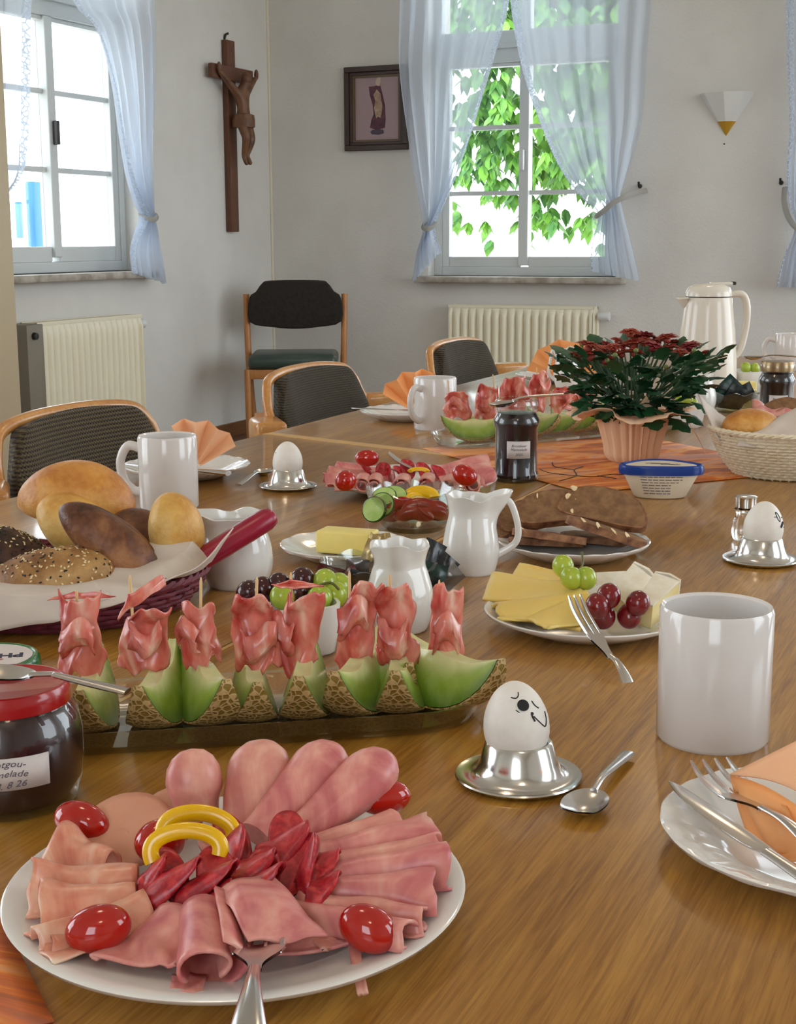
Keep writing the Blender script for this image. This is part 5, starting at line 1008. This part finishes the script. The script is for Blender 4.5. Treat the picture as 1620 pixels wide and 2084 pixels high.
# ------------------------------------------------------------------ centre jug, butter, bowls
jug('white milk jug with handle in front of the dark bread', V3(-.548, 1.434, TZ), [(.026, .0), (.0275, .003), (.0305, .016), (.0312, .030), (.028, .050), (.0245, .066), (.0268, .080), (.029, .087)], RZ, spout=.017, hh=(.22, .83), hout=.026)
BT = V3(-.707, 1.445, TZ)
plate('small white plate holding the block of butter', BT, .075, 0, flute=12, H=.018)
obj_b = put('butter_block', xf(rbox(.066, .034, .026, .0025, 3), MT(BT+V3(.002, .002, .006+.0135), RZ-.35)), M['butter'], 'pale yellow block of butter on the small white plate', 'butter')
def gbowl(label, c, Rb, Rt, H, mat='glass_b', lobes=8, th=.003, name='glass_bowl', amp=.03):
    pr = [(0, .0)]+[(lerp(Rb, Rt, (i/8)**.8)+.003*sin(pi*i/8), H*i/8) for i in range(9)]; pr = pr+[(r-th, z+.0005) for r, z in pr[:0:-1] if z > th]+[(0, th+.001)]
    return tag(obj(name, lathe(pr, 72, lambda a, r, z, i: 1+amp*smooth(z/H*1.3)*sin(lobes*a)*.6, lambda a, r, z, i: (.003*sin(lobes*a) if z > H*.8 else 0)), M[mat], loc=c), label, 'bowl')
VB = V3(-.700, 1.632, TZ)
gbowl('cut glass bowl of cucumber and pepper pieces', VB, .036, .062, .05, 'glass_b', 10)
GV = 'vegetable pieces in the glass bowl'
def cuke(label, c, r, tilt, rz):
    t = thing('cucumber_slice', label, 'cucumber', c, rot=(tilt, 0, rz), group=GV); obj('flesh', lathe([(0, .0025), (r*.93, .0025), (r*.93, -.0025), (0, -.0025)], 28), M['cuc'], t); obj('skin', lathe([(r*.92, .0027), (r, .0018), (r, -.0018), (r*.92, -.0027)], 28), M['cuc_skin'], t)
vd = dep(VB)
for i, (x, y, dd, r, ti, rz) in enumerate([(762, 1037, -.035, .0165, 1.25, -.5), (782, 1012, -.015, .016, .7, -.2), (803, 1008, -.005, .016, .6, .1), (778, 1028, -.02, .0165, 1.1, -.3), (815, 1025, .0, .016, .5, .3)]): cuke(['cucumber slice facing the viewer at the left of the glass bowl', 'upper left cucumber slice in the glass bowl', 'top cucumber slice in the glass bowl', 'cucumber slice behind the facing slice in the glass bowl', 'cucumber slice deep in the glass bowl'][i], D(x, y, vd+dd), r, ti, RZ+rz)
for i, (x, y, dd, mt, r, w, ti, rz) in enumerate([(858, 1018, .01, 'ypep', .016, .0085, -.5, .2), (845, 1030, .0, 'ypep', .014, .008, -.4, .8), (818, 1040, -.02, 'rpep', .014, .008, -.3, .2), (855, 1045, -.025, 'rpep', .016, .008, -.2, .0), (885, 1045, -.02, 'rpep', .013, .008, -.4, .5), (842, 1062, -.03, 'rpep', .016, .009, .2, 0), (880, 1062, -.025, 'rpep', .015, .009, .1, .3), (810, 1062, -.01, 'rpep', .014, .009, .1, .6)]):
    o = pepring(['yellow pepper strip on top of the glass bowl', 'curved yellow pepper strip beside the cucumber', 'red pepper strip beside the facing cucumber slice', 'red pepper strip in the middle of the glass bowl', 'red pepper strip behind the milk jug spout', 'red pepper piece low in the glass bowl', 'red pepper piece low at the right of the glass bowl', 'red pepper piece low at the left of the glass bowl'][i], D(x, y, vd+dd), r, ti, RZ+rz, .2, 2.9, 'pepper_strip', mt, w); o['group'] = GV
TB = V3(-.606, 1.318, TZ)
gbowl('glass bowl of wrapped tea and sugar sachets', TB, .036, .062, .030, 'glass_b', 8)
td = dep(TB)
def sachet(label, c, w, h, rot, mat, seed, group='foil sachets in the near glass bowl'):
    def fn(u, v): return V3((u-.5)*w, .0035*sin(pi*u)*sin(pi*v)+.003*ns((u*3, v*3, seed), 1, seed), (v-.5)*h)
    def fb(u, v): p = fn(u, v); return V3(p.x, -.0035*sin(pi*u)*sin(pi*v)+.003*ns((u*3, v*3, seed), 1, seed)-.0006, p.z)
    m = MB(); m.add(grid(fn, 9, 9)); m.add(grid(fb, 9, 9)); return tag(obj('sachet', m.vf(), M[mat], loc=c, rot=rot), label, 'sachet', group)
for i, (x, y, dd, w, h, rx, ry, rz, mt, lab) in enumerate([(672, 1158, -.03, .036, .028, 1.1, .3, .1, 'tea_re', 'maroon wrapped sachet at the left of the near glass bowl'), (705, 1170, -.04, .036, .026, .8, -.6, .3, 'tea_re', 'maroon and silver sachet in front at the near glass bowl'), (728, 1142, -.01, .03, .022, .9, .1, -.1, 'tea_si', 'silver flat sachet under the butter plate edge'), (755, 1104, .0, .016, .04, .2, .5, .2, 'tea_go', 'gold stick sachet leaning left of the small cream jug'), (782, 1100, .01, .02, .036, .1, -.1, .1, 'tea_go', 'upright gold sachet behind the small cream jug'), (740, 1172, -.045, .04, .03, .9, .2, .2, 'tea_dk', 'dark sachet next to the small cream jug'), (876, 1125, .0, .03, .05, .2, .5, .1, 'tea_dk', 'tall dark sachet between the two white jugs'), (898, 1148, .0, .03, .045, .3, .7, -.2, 'tea_dk', 'dark sachet with pale print below the milk jug'), (880, 1165, -.02, .036, .04, .4, .3, .2, 'tea_gr', 'green sachet at the right of the near glass bowl'), (912, 1165, .0, .03, .04, .5, .9, .0, 'tea_si', 'crumpled silver sachet at the right rim of the near glass bowl'), (820, 1160, .02, .04, .04, .6, .1, .2, 'tea_dk', 'dark sachet behind the small cream jug')]):
    sachet(lab, D(x, y+9, td+dd), w*.8, h*.72, (rx-.6, ry, RZ+rz), mt, i*2.7)
jug('small white cream jug with wavy rim behind the melon skewers', V3(-.525, 1.188, TZ), [(.024, .0), (.0265, .003), (.0315, .018), (.0325, .034), (.0275, .054), (.0245, .064), (.0262, .075), (.0285, .0825)], RZ-pi/2-.2, 'cream_jug', spout=.008, hout=0, lobes=6)
# white square bowl with grapes
GB = V3(-.592, 1.092, TZ)
t = thing('grape_bowl', 'white square porcelain bowl of grapes behind the melon skewers', 'bowl', GB, RZ+.28)
def sq(a, p=5): return (abs(cos(a))**p+abs(sin(a))**p)**(-1/p)
obj('bowl', lathe([(0, 0), (.036, 0), (.038, .002), (.041, .020), (.0425, .044), (.0425, .0455), (.0395, .0455), (.038, .02), (.034, .006), (0, .005)], 72, lambda a, r, z, i: sq(a)), M['porc'], t)
gd = dep(GB)
for i, (x, y, dd, mt) in enumerate([(506, 1207, .0, 'dgrape'), (568, 1192, .012, 'dgrape'), (617, 1180, .012, 'dgrape'), (575, 1215, -.01, 'ggrape'), (662, 1184, .01, 'ggrape'), (650, 1218, -.012, 'ggrape'), (682, 1210, .004, 'ggrape'), (604, 1208, .0, 'dgrape'), (536, 1200, .01, 'dgrape'), (690, 1192, .02, 'ggrape')]):
    grape(['leftmost dark grape in the square bowl', 'dark grape behind the ham flap in the square bowl', 'topmost dark grape in the square bowl', 'lowest left green grape in the square bowl', 'topmost green grape in the square bowl', 'front green grape in the square bowl', 'right green grape in the square bowl', 'dark grape in the middle of the square bowl', 'dark grape second from the left in the square bowl', 'rearmost green grape in the square bowl'][i], D(x, y, gd+dd), .0115, mt, 'grapes in the square bowl')
put('grape_stalk', tube(crom([D(640, 1195, gd-.01), D(672, 1186, gd-.014), D(690, 1200, gd-.012)], 5), .0013, 6), M['stem'], 'dark grape stalk over the green grapes in the square bowl', 'stalk')
# ------------------------------------------------------------------ far ham plate
H2P = V3(-.814, 1.884, TZ)
plate('white plate of ham rolls and tomatoes left of the tall dark jar', H2P, .126, 0, flute=0)
G = 'folded ham slices on the far ham plate'
for i, (a, b, m_) in enumerate([((800, 962, .03), (690, 940, .042), 'ham'), ((800, 966, .03), (668, 955, .040), 'ham_pale'), ((790, 972, .03), (660, 968, .034), 'ham'), ((780, 978, .028), (672, 985, .028), 'ham_pale'), ((870, 958, .032), (985, 928, .046), 'ham'), ((865, 965, .034), (1000, 948, .042), 'ham'), ((870, 972, .032), (985, 970, .032), 'ham_pale')]):
    hamfold('ham_slice', ['topmost left ham fold on the far ham plate', 'second left ham fold on the far ham plate', 'third left ham fold on the far ham plate', 'lowest left ham fold on the far ham plate', 'topmost right ham fold on the far ham plate', 'middle right ham fold on the far ham plate', 'lowest right ham fold on the far ham plate'][i], T(a[0], a[1]-3, a[2]), T(b[0], b[1]-3, b[2]), .010, .018, .017, .022, m_, 'ham', G, seed=100+i*2.1, spread=112)
for i, (x, y) in enumerate([(737, 984), (762, 984), (818, 986), (868, 984), (912, 985), (962, 983)]):
    spiral('ham_roll', '%s small ham roll from the left at the front of the far ham plate' % cnum(i), T(x+5, y-10, .034), T(x, y+5, .030), .0125 if i not in (2, 3) else .0145, 'ham_pale', 1.4, 'ham', 'open ham rolls along the front of the far ham plate', .9, seed=i, ph=.6*i)
for i, (x, y, z) in enumerate([(780, 962, .034), (828, 956, .04), (860, 962, .038), (890, 966, .034), (815, 968, .034), (745, 960, .034)]): disc_fold('salami_slice', ['salami petal left of centre on the far ham plate', 'uppermost salami petal on the far ham plate', 'salami petal in the middle of the far ham plate', 'salami petal next to the right tomato of the far ham plate', 'lower salami petal on the far ham plate', 'leftmost salami petal on the far ham plate'][i], T(x, y, z), .017, .9, RZ+.3*i, .7, 'salami', 'salami', 'salami on the far ham plate', seed=i+120)
for i, (x, y, z) in enumerate([(720, 968, .016), (900, 962, .016), (820, 955, .016)]): disc_fold('ham_slice', '%s flat ham slice hidden under the far ham plate pile' % cnum(i), T(x, y, z), .045, .05, i, .12, 'ham', 'ham', 'flat ham under the far pile', seed=i+140)
pepring('orange pepper strip in the middle of the far ham plate', T(852, 962, .042), .012, -1.1, RZ, .2, 2.8, 'pepper_strip', 'ypep', .004)
G = 'cherry tomatoes on the far ham plate'
tomato('back cherry tomato on the far ham plate', T(747, 932, .056), .0120, .0175, RZ, 0, G); tomato('left front cherry tomato on the far ham plate', T(703, 978, .040), .0140, .015, RZ+.3, -.5, G); tomato('right front cherry tomato on the far ham plate', T(946, 967, .046), .0140, .018, RZ-.3, .45, G)
l, r = lay(T(785, 932, .056), T(850, 962, .035)); fork('fork with its tines up on the far ham plate', l, r, .15, 'serving_fork')
# ------------------------------------------------------------------ printed mat
ma, mb_, md = V3(-.572, 1.957, 0), V3(-.955, 2.292, 0), V3(-.30, 2.286, 0)
t = thing('paper_mat', 'orange sunset printed mat under the potted flowers', 'mat', V3(ma.x, ma.y, TZ), 0, None, (0, 0, atan2(md.y-ma.y, md.x-ma.x)))
LU, LV = .43, (mb_-ma).length
obj('printed_sheet', grid(lambda u, v: V3(u*LU, v*LV, .0012+.0006*ns((u*4, v*4, 3))), 14, 14), M['sunset'], t, solid=.0008)
tw = MB()
for L_ in ([(.02, .10), (.07, .13), (.10, .18), (.13, .20)], [(.07, .13), (.09, .11), (.13, .115), (.15, .09)], [(.07, .13), (.05, .17), (.055, .21)], [(.10, .18), (.09, .22), (.11, .26)], [(.10, .115), (.11, .08)]): tw.add(tube(crom([V3(x, y, .0022) for x, y in L_], 5), .0012, 5, .4))
obj('printed_twigs', tw.vf(), M['dark'], t)
# ------------------------------------------------------------------ tall dark jars
def darkjar(label, c, rz, lid=None, R=.034, H=.125, lines=('Brombeer', 'Marmelade', '2025')):
    t = thing('jam_jar', label, 'jar', c, rz, 'jam jars')
    pr = [(R*.9, 0), (R*1.02, .003), (R*1.02, .011), (R*.95, .016), (R*.95, .080), (R*1.03, .086), (R*1.03, .093), (R*.93, .100), (R*.86, .104), (R*.95, .107), (R*.95, .110), (R*.88, .112), (R*.97, .115), (R*.97, .122), (R*.9, H)]
    obj('glass', lathe([(0, 0)]+pr+[(r-.0025, z) for r, z in pr[::-1] if z > .008]+[(0, .008)], 48), M['jarglass'], t)
    obj('jam', lathe([(0, .0065), (R-.002, .0065)]+[(r-.0012, z) for r, z in pr[2:9]]+[(0, .106)], 40), M['jam_dark'], t)
    if lid: obj('lid', lathe([(R*.9, .108), (R*.95, .109), (R*.96, .123), (R*.92, .127), (R*.85, .1275), (0, .1265)], 40), M[lid], t)
    la = -pi/2; lb = obj('label', arcpatch(R*.95+.0007, .038, .064, la-.62, la+.5), M['label'], t, solid=.0003); tx = MB()
    for s, z in zip(lines, (.057, .0515, .044)): tx.add(wraptext(s, .0056, R*.95+.0010, z, la-.06, .3))
    obj('handwriting', tx.vf(), M['ink'], lb, sm=False); return t
darkjar('tall dark jam jar with white label beside the sunset mat', V3(-.703, 2.03, TZ), RZ+.1)
l, r = lay(T(998, 832, .116), T(1145, 806, .1285)); spoon('teaspoon lying across the top of the tall dark jar', l, r, .125)
# ------------------------------------------------------------------ potted chrysanthemum
PC = V3(-.589, 2.283, TZ+.002)
t = thing('potted_chrysanthemum', 'potted rust-red chrysanthemum in peach crepe paper', 'plant', PC, RZ)
def wr(u, v):
    a = 2*pi*u; q = v; r = interp([(0, .036), (.25, .044), (.7, .056), (.86, .06), (1, .088)], q); pl = .0034*sin(26*a+3*sin(4*a))*(.5+q); z = interp([(0, 0), (.86, .080), (1, .087)], q)
    cr = max(0, q-.84)/.16; c4 = .5+.5*cos(4*(a-.15)); return V3((r+pl+cr*(.012*c4+.010*sin(9*a)))*cos(a), (r+pl+cr*(.012*c4+.01*sin(9*a)))*sin(a), z+cr*(.008*sin(5*a+1)-.012*c4*cr))
wp = obj('paper_wrap', grid(wr, 96, 26, True), M['wrap'], t, solid=.0008)
tip = MB(); tip.add(grid(lambda u, v: lerp(lerp(V3(.05, -.045, .085), V3(.058, .045, .085), u), V3(.118, -.02, .012), v)+V3(0, 0, .018*sin(pi*v)), 6, 12)); tip.add(grid(lambda u, v: lerp(lerp(V3(-.05, -.02, .083), V3(-.05, .03, .083), u), V3(-.105, -.01, .086), v)+V3(0, 0, .006*sin(pi*v)), 6, 8)); tip.add(grid(lambda u, v: lerp(lerp(V3(-.01, -.05, .083), V3(.03, -.05, .083), u), V3(.012, -.052, .112), v), 6, 8))
obj('paper_corner', tip.vf(), M['wrap'], t, solid=.0008); obj('soil', lathe([(0, .07), (.053, .07), (.053, .066), (0, .066)], 24), M['dark'], t)
rnd = random.Random(11); pdp = dep(PC); inv = (Matrix.Translation(PC) @ Matrix.Rotation(RZ, 4, 'Z')).inverted()
BL = [(1282, 674, .02, 22), (1313, 681, .05, 24), (1357, 685, .02, 24), (1198, 702, -.02, 27), (1233, 695, .04, 13), (1255, 688, .06, 14), (1290, 697, -.02, 27), (1328, 702, -.03, 24), (1249, 704, -.02, 20), (1203, 720, -.06, 26), (1232, 729, -.07, 22), (1291, 714, -.06, 20), (1364, 704, .0, 20), (1404, 702, .02, 25), (1386, 713, -.03, 17), (1170, 716, .0, 11), (1173, 730, -.03, 12), (1438, 713, .0, 12), (1340, 690, .06, 20), (1268, 700, .03, 18), (1310, 692, .03, 22), (1225, 708, .0, 20), (1345, 712, -.05, 20), (1265, 716, -.05, 19), (1300, 684, .07, 20), (1415, 716, -.02, 14), (1190, 712, .03, 18), (1372, 694, .05, 18)]
def bloommesh(seed, np_=56):
    rr = random.Random(seed); m = MB()
    for k in range(np_):
        a = k*2.4; lay_ = k/np_; L = lerp(1.0, .45, lay_); up = lerp(.12, .75, lay_)+rr.uniform(-.08, .08)
        pts = [V3(0, 0, .05), V3(L*.5*cos(a), L*.5*sin(a), .08+up*.35), V3(L*cos(a), L*sin(a), up*.55)]
        m.add(tube(crom(pts, 3), lambda q: .15*sin(pi*min(.93, q*.85+.12)), 6, .25, up=(0, 0, 1)))
    m.add(xf(ellip(.3, .3, .2, 10, 6), Matrix.Translation((0, 0, .18)))); m.add(xf(ellip(.28, .28, .25, 10, 6), Matrix.Translation((0, 0, -.05)))); return m.vf()
BM = [newmesh('flower_head', bloommesh(s), M[mm]) for s, mm in ((1, 'petal'), (2, 'petal2'), (3, 'petal'))]
st = MB()
for i, (x, y, dd, w) in enumerate(BL):
    p = inv @ D(x, y+6, pdp+dd); r = w*1.2/F_PX*pdp; o = obj('flower_head', BM[i % 3], None, t, p, (rnd.uniform(-.25, .25)+.1, rnd.uniform(-.25, .25), rnd.uniform(0, 6))); o.scale = (r, r, r*1.0)
    st.add(tube(crom([V3(rnd.uniform(-.03, .03), rnd.uniform(-.03, .03), .07), V3(p.x*.55, p.y*.55, lerp(.08, p.z, .5)), p], 5), .0016, 5))
for i in range(12):
    a = rnd.uniform(0, 6.28); rr = rnd.uniform(.04, .115); p = V3(rr*cos(a)*1.1, rr*sin(a), rnd.uniform(.15, .185)); o = obj('bud', newmesh('bud', ellip(.0042, .0042, .004, 8, 6), M['bud']), None, t, p); st.add(tube(crom([V3(p.x*.3, p.y*.3, .09), V3(p.x*.75, p.y*.75, .13), p], 4), .0013, 5))
obj('stems', st.vf(), M['leaf_br'], t)
lo = [(0, 0), (.15, .12), (.32, .34), (.42, .24), (.56, .42), (.68, .26), (.82, .22), (1, 0)]; LP = [V3(x, y, 0) for x, y in lo]+[V3(x, -y, 0) for x, y in lo[-2:0:-1]]
lv = [(p.x, p.y, .10*sin(p.x*2.6)-.35*abs(p.y)**1.5) for p in LP]; mid = [(x, 0, .10*sin(x*2.6)+.02) for x in (.3, .65)]; n_ = len(lv); lv += mid
LEAF = newmesh('leaf', (lv, [(0, 1, 2, n_), (2, 3, 4, n_+1, n_), (4, 5, 6, 7, n_+1), (7, 8, 9, 10, n_+1), (10, 11, 12, n_, n_+1), (12, 13, 0, n_)]), M['leaf'])
for i in range(290):
    a = rnd.uniform(0, 2*pi); q = rnd.random(); R_ = lerp(.05, .125, min(1, q*1.3))*sqrt(rnd.uniform(.35, 1)); z = .085+q*.090+rnd.uniform(-.01, .006)
    o = obj('leaf', LEAF, None, t, (R_*cos(a)*1.08, R_*sin(a), z), (rnd.uniform(-.5, .5), rnd.uniform(-.4, .6)-.6*q, a+rnd.uniform(-.9, .9))); s = rnd.uniform(.028, .044); o.scale = (s, s, s)
for (x, z, a) in ((.05, .075, -.8), (.02, .08, -1.4), (-.07, .10, -2.6), (.085, .10, -.2), (.065, .085, -.5)):
    o = obj('leaf', LEAF, None, t, (x, -.035, z), (.2, .5, a)); o.scale = (.05, .05, .05)
# ------------------------------------------------------------------ spread tub with blue lid
TU = V3(-.468, 1.975, TZ+.0005)
t = thing('spread_tub', 'white spread tub with blue lid in front of the potted flowers', 'tub', TU, RZ-.1)
def tri(a, k=.18): return 1+k*cos(3*(a+.5))*.5
def tubf(a, r, z, i): q = smooth(z/.04); return tri(a, .22*q)
obj('tub', lathe([(0, 0), (.031, 0), (.033, .0015), (.046, .036), (.046, .037), (0, .037)], 64, tubf), M['tub_white'], t).scale = (1.12, .72, 1)
ld = obj('lid', lathe([(.046, .034), (.0505, .0345), (.0515, .040), (.0505, .0465), (.0485, .048), (.0455, .0465), (.044, .0455), (0, .0455)], 64, tubf), M['tub_blue'], t); ld.scale = (1.12, .72, 1)
pt = obj('printed_top', lathe([(0, .0462), (.0425, .0462), (.0425, .0457), (0, .0457)], 64, tubf), M['tub_white'], ld)
sq_ = MB()
for y, x0, x1 in ((.010, -.018, .012), (.002, -.012, .022), (-.006, .0, .024)): sq_.add(tube(crom([V3(lerp(x0, x1, q), y+.003*sin(q*6), .0464) for q in (0, .25, .5, .75, 1)], 4), .0011, 5, .3))
obj('printed_strokes', sq_.vf(), M['navy'], pt)
pl_ = MB()
for k in range(7):
    z = .032-.004*k; Rr = lerp(.033, .046, z/.036)+.0004; x1 = [.6, .62, .55, .3, .3, .36, .32][k]
    segs = []; u = -.62
    while u < x1-.05: v2 = min(x1, u+random.uniform(.08, .22)); segs.append((u, v2)); u = v2+.03
    for (a0, a1) in segs: pl_.add(grid(lambda u, v: V3(Rr*tri(-pi/2+lerp(a0, a1, u), .22*smooth(z/.04))*cos(-pi/2+lerp(a0, a1, u)), Rr*tri(-pi/2+lerp(a0, a1, u), .22*smooth(z/.04))*sin(-pi/2+lerp(a0, a1, u)), z+(v-.5)*.0011), 4, 2))
obj('printed_text_lines', pl_.vf(), M['ink'], t).scale = (1.12, .72, 1)
# ------------------------------------------------------------------ far glass tray
e2 = V3(.585, .811, 0); p2 = V3(-.811, .585, 0); A2 = V3(-.905, 2.352, TZ+.0022)
tray('glass tray of melon and ham behind the tall dark jar', A2+e2*.20, atan2(e2.y, e2.x), .40, .062)
GM2 = 'melon wedges on the far tray'
for i, (s_, rz_, sc) in enumerate([(.012, pi/2+.1, .93), (.06, pi/2-.25, .9), (.14, .9, .9), (.19, .9, .9), (.24, .8, .9), (.29, .7, .9), (.35, .6, .9)]):
    wedge('%s melon wedge from the left on the far glass tray' % cnum(i), A2+e2*s_+V3(0, 0, .0049), RZ+rz_, sc, 0, GM2)
for i, (x, y0, y1, w, s_) in enumerate([(930, 795, 850, 48, .02), (990, 782, 855, 44, .06), (1042, 765, 850, 50, .12), (1092, 758, 830, 36, .17), (1140, 785, 835, 55, .23), (1180, 780, 830, 40, .29)]):
    dp = dep(A2+e2*s_)+.005; drape('%s slice of cured ham from the left on the far tray' % cnum(i), D(x, y1, dp), w/F_PX*dp*1.1, (y1-y0)/F_PX*dp, 40+i*2.9, RZ+.2*i, 'cured ham on the far tray', 'pros', .4, 1.8, 0)
for i, (x, y) in enumerate([(912, 775), (1003, 762), (1092, 748)]):
    dp = dep(A2+e2*[.02, .06, .17][i])-.012; a = D(x, y, dp); b = D(x+4, y+55, dp+.008); put('toothpick', tube([a, lerp(a, b, .95), b], lambda q: .0011 if q < .95 else .0005, 6), M['pick'], '%s toothpick from the left in the far tray ham' % cnum(i), 'toothpick', 'toothpicks on the far tray')
# ------------------------------------------------------------------ far left setting
mug('white mug with its handle towards the viewer beside the far glass tray', V3(-1.048, 2.545, TZ), .0415, .1, RZ-pi/2-.75)
plate('white plate with orange napkin behind the far mug', V3(-1.16, 2.66, TZ), .094, 0, flute=18)
fan('upright orange fan napkin on the plate behind the far mug', V3(-1.140, 2.68, TZ+.008), .094, radians(72), radians(150), 6, 'nap_orange', RZ+.2, .1, 'paper_napkin', 0, .014)
l, r = lay(T(714, 833, .022), T(860, 838, .021)); knife('table knife sticking out from the plate behind the far mug', l, r, .2)
plate('farthest white plate in front of the back radiator', V3(-1.12, 3.53, TZ), .1, 0, flute=18)
fan('farthest orange fan napkin in front of the back radiator', V3(-1.10, 3.55, TZ+.008), .10, radians(10), radians(170), 9, 'nap_orange', RZ-.1, .1, 'paper_napkin', 0, .014)
jug('white jug with curled handle in front of the farthest napkin', T(1152, 790), [(.024, 0), (.026, .004), (.031, .025), (.031, .045), (.025, .07), (.023, .085), (.028, .1)], RZ+pi-.2, spout=.012, hout=.018)
# ------------------------------------------------------------------ white basket
WBK = T(1610, 964)
t = thing('bread_basket', 'white wicker bread basket at the right edge', 'basket', WBK, RZ)
weave(t, .085, .125, .070, 15, 'wick_white', 44, 1.0, .92, .004)
wd_ = dep(WBK)
cloth('basket_napkin', 'white napkin point rising from the left of the white basket', [D(1420, 802, wd_+.02), D(1476, 850, wd_+.05), D(1500, 905, wd_-.02), D(1462, 895, wd_-.05)], 'nap_white', 31, .004, n=14)
cloth('basket_napkin', 'white napkin flap on the right over the bread in the white basket', [D(1500, 908, wd_-.09), D(1660, 925, wd_-.115), D(1680, 800, wd_+.0), D(1545, 868, wd_-.03)], 'nap_white', 33, .006, n=18)
bun('bread_roll', 'golden roll in the white basket at the right edge', D(1528, 868, wd_-.01), .046, .036, .028, 'roll', (0, .0, RZ+.1), 'bread in the white basket', crease=.1, seed=12)
slice_('dark bread slice under the ham in the white basket', D(1600, 852, wd_+.06), (radians(35), radians(-20), RZ+.3), .9)
sheet('ham_slice', 'ham slice lying on the dark bread in the white basket', [D(1535, 845, wd_+.04), D(1610, 850, wd_+.03), D(1618, 825, wd_+.09), D(1530, 818, wd_+.09)], 'ham', 'ham', seed=44, amp=.012)
# ------------------------------------------------------------------ thermos and the far right things
TP = V3(-.690, 3.335, TZ); H_ = D(1440, 577, dep(TP)).z-TZ
t = thing('thermos_jug', 'tall cream thermos jug behind the potted flowers', 'thermos', TP, RZ, None)
S_ = H_/.27
obj('body', lathe([(0, 0), (.066, 0), (.070, .004), (.071, .03), (.069, .09), (.063, .16), (.056, .215), (.0535, .238), (.0525, .2395), (0, .2395)], 48), M['thermos'], t).scale = (1, 1, S_)
obj('seam_ring', lathe([(.0515, .2385), (.0528, .239), (.0528, .2415), (.0515, .242)], 48), M['dark'], t).scale = (1, 1, S_)
obj('lid', lathe([(0, .2415), (.0535, .2415), (.0528, .250), (.048, .262), (.036, .269), (.018, .272), (0, .2725)], 48), M['thermos'], t).scale = (1, 1, S_)
obj('pouring_spout', grid(lambda u, v: V3(-.052-.022*sin(pi*u)*(1-v), lerp(-.032, .032, u)*(1-.35*v), .2385-.03*v*sin(pi*u)), 13, 7), M['thermos'], t, solid=.004).scale = (1, 1, S_)
obj('handle', tube(crom([(.046, 0, .245), (.075, 0, .246), (.088, 0, .225), (.090, 0, .18), (.080, 0, .12), (.066, 0, .095)], 7), .0085, 12, 1.3, up=(0, 1, 0)), M['thermos'], t).scale = (1, 1, S_)
obj('lever', rbox(.05, .024, .006, .002, 2, (.028, 0, .2715*S_)), M['thermos'], t); obj('lever_tip', rbox(.010, .020, .0075, .002, 2, (.056, 0, .272*S_)), M['dark'], t)
darkjar('dark jam jar with gold lid above the white basket', T(1577, 868), RZ-.05, 'lid_gold')
jd = dep(T(1577, 868)); l, r = lay(D(1512, 738, jd), D(1640, 731, jd)); l = (l[0], l[1], TZ+.1285); r = (0, 0, r[2]); spoon('spoon lying on the gold lid of the dark jar', l, r, .135)
gbowl('glass bowl of green and dark sachets behind the white basket', T(1493, 838), .034, .056, .042, 'glass_b', 8); sd = dep(T(1493, 838))
for i, (x, y, dd, w, h, rx, ry, mt, lab) in enumerate([(1484, 792, .0, .045, .05, .1, .75, 'tea_gr', 'tall green sachet peaking in the far glass bowl'), (1500, 805, -.01, .045, .04, .2, .5, 'tea_dk', 'black sachet in front in the far glass bowl'), (1462, 808, .0, .035, .035, .3, .2, 'tea_gr', 'green sachet at the left of the far glass bowl'), (1518, 800, .02, .035, .04, .2, -.5, 'tea_dk', 'dark sachet at the right of the far glass bowl'), (1480, 820, -.02, .06, .03, .6, .1, 'tea_dk', 'flat dark sachet low in the far glass bowl')]): sachet(lab, D(x, y, sd+dd), w, h, (rx, ry, RZ), mt, 50+i, 'sachets in the far glass bowl')
def sqbowl(label, c, s=1.0, rz=.2):
    o = obj('square_bowl', lathe([(0, 0), (.036, 0), (.038, .002), (.041, .020), (.0425, .044), (.0425, .0455), (.0395, .0455), (.038, .02), (.034, .006), (0, .005)], 72, lambda a, r, z, i: sq(a)), M['porc'], loc=c, rot=(0, 0, RZ+rz)); o.scale = (s, s, s); return tag(o, label, 'bowl', 'white square bowls')
SB = T(1530, 800); sqbowl('white square bowl behind the dark jar with gold lid', SB, 1.2); sbd = dep(SB)
grape('green grape in the far square bowl next to the spoon', D(1518, 748, sbd), .0125, 'ggrape', 'grapes at the far right'); grape('second green grape in the far square bowl near the gold lid', D(1536, 749, sbd), .0115, 'ggrape', 'grapes at the far right')
put('butter_block', xf(rbox(.06, .034, .034, .0025, 3), MT(T(1518, 806)+V3(0, -.055, .018+.004), RZ)), M['butter'], 'far block of butter left of the gold-lidded jar', 'butter'); bp = T(1518, 806)+V3(0, -.055, 0)
mug('farthest white mug at the right edge', T(1606, 752), .041, .1, RZ+pi-.3)
jug('white jug half hidden behind the flowers on the right', T(1420, 842), [(.026, 0), (.028, .003), (.036, .02), (.037, .04), (.031, .06), (.029, .072), (.033, .082)], RZ+pi+.2, spout=.016, hout=0)
SB2 = T(1378, 868); sqbowl('white square bowl of green grapes beside the potted flowers', SB2, 1.0, .5); s2 = dep(SB2)
for i, (x, y, dd) in enumerate([(1398, 812, -.01), (1384, 818, .01), (1408, 822, .01)]): grape(['large green grape right of the flower leaves', 'green grape half covered by the flower leaves', 'rightmost green grape beside the flowers'][i], D(x, y, s2+dd), .0125, 'ggrape', 'green grapes beside the flowers')
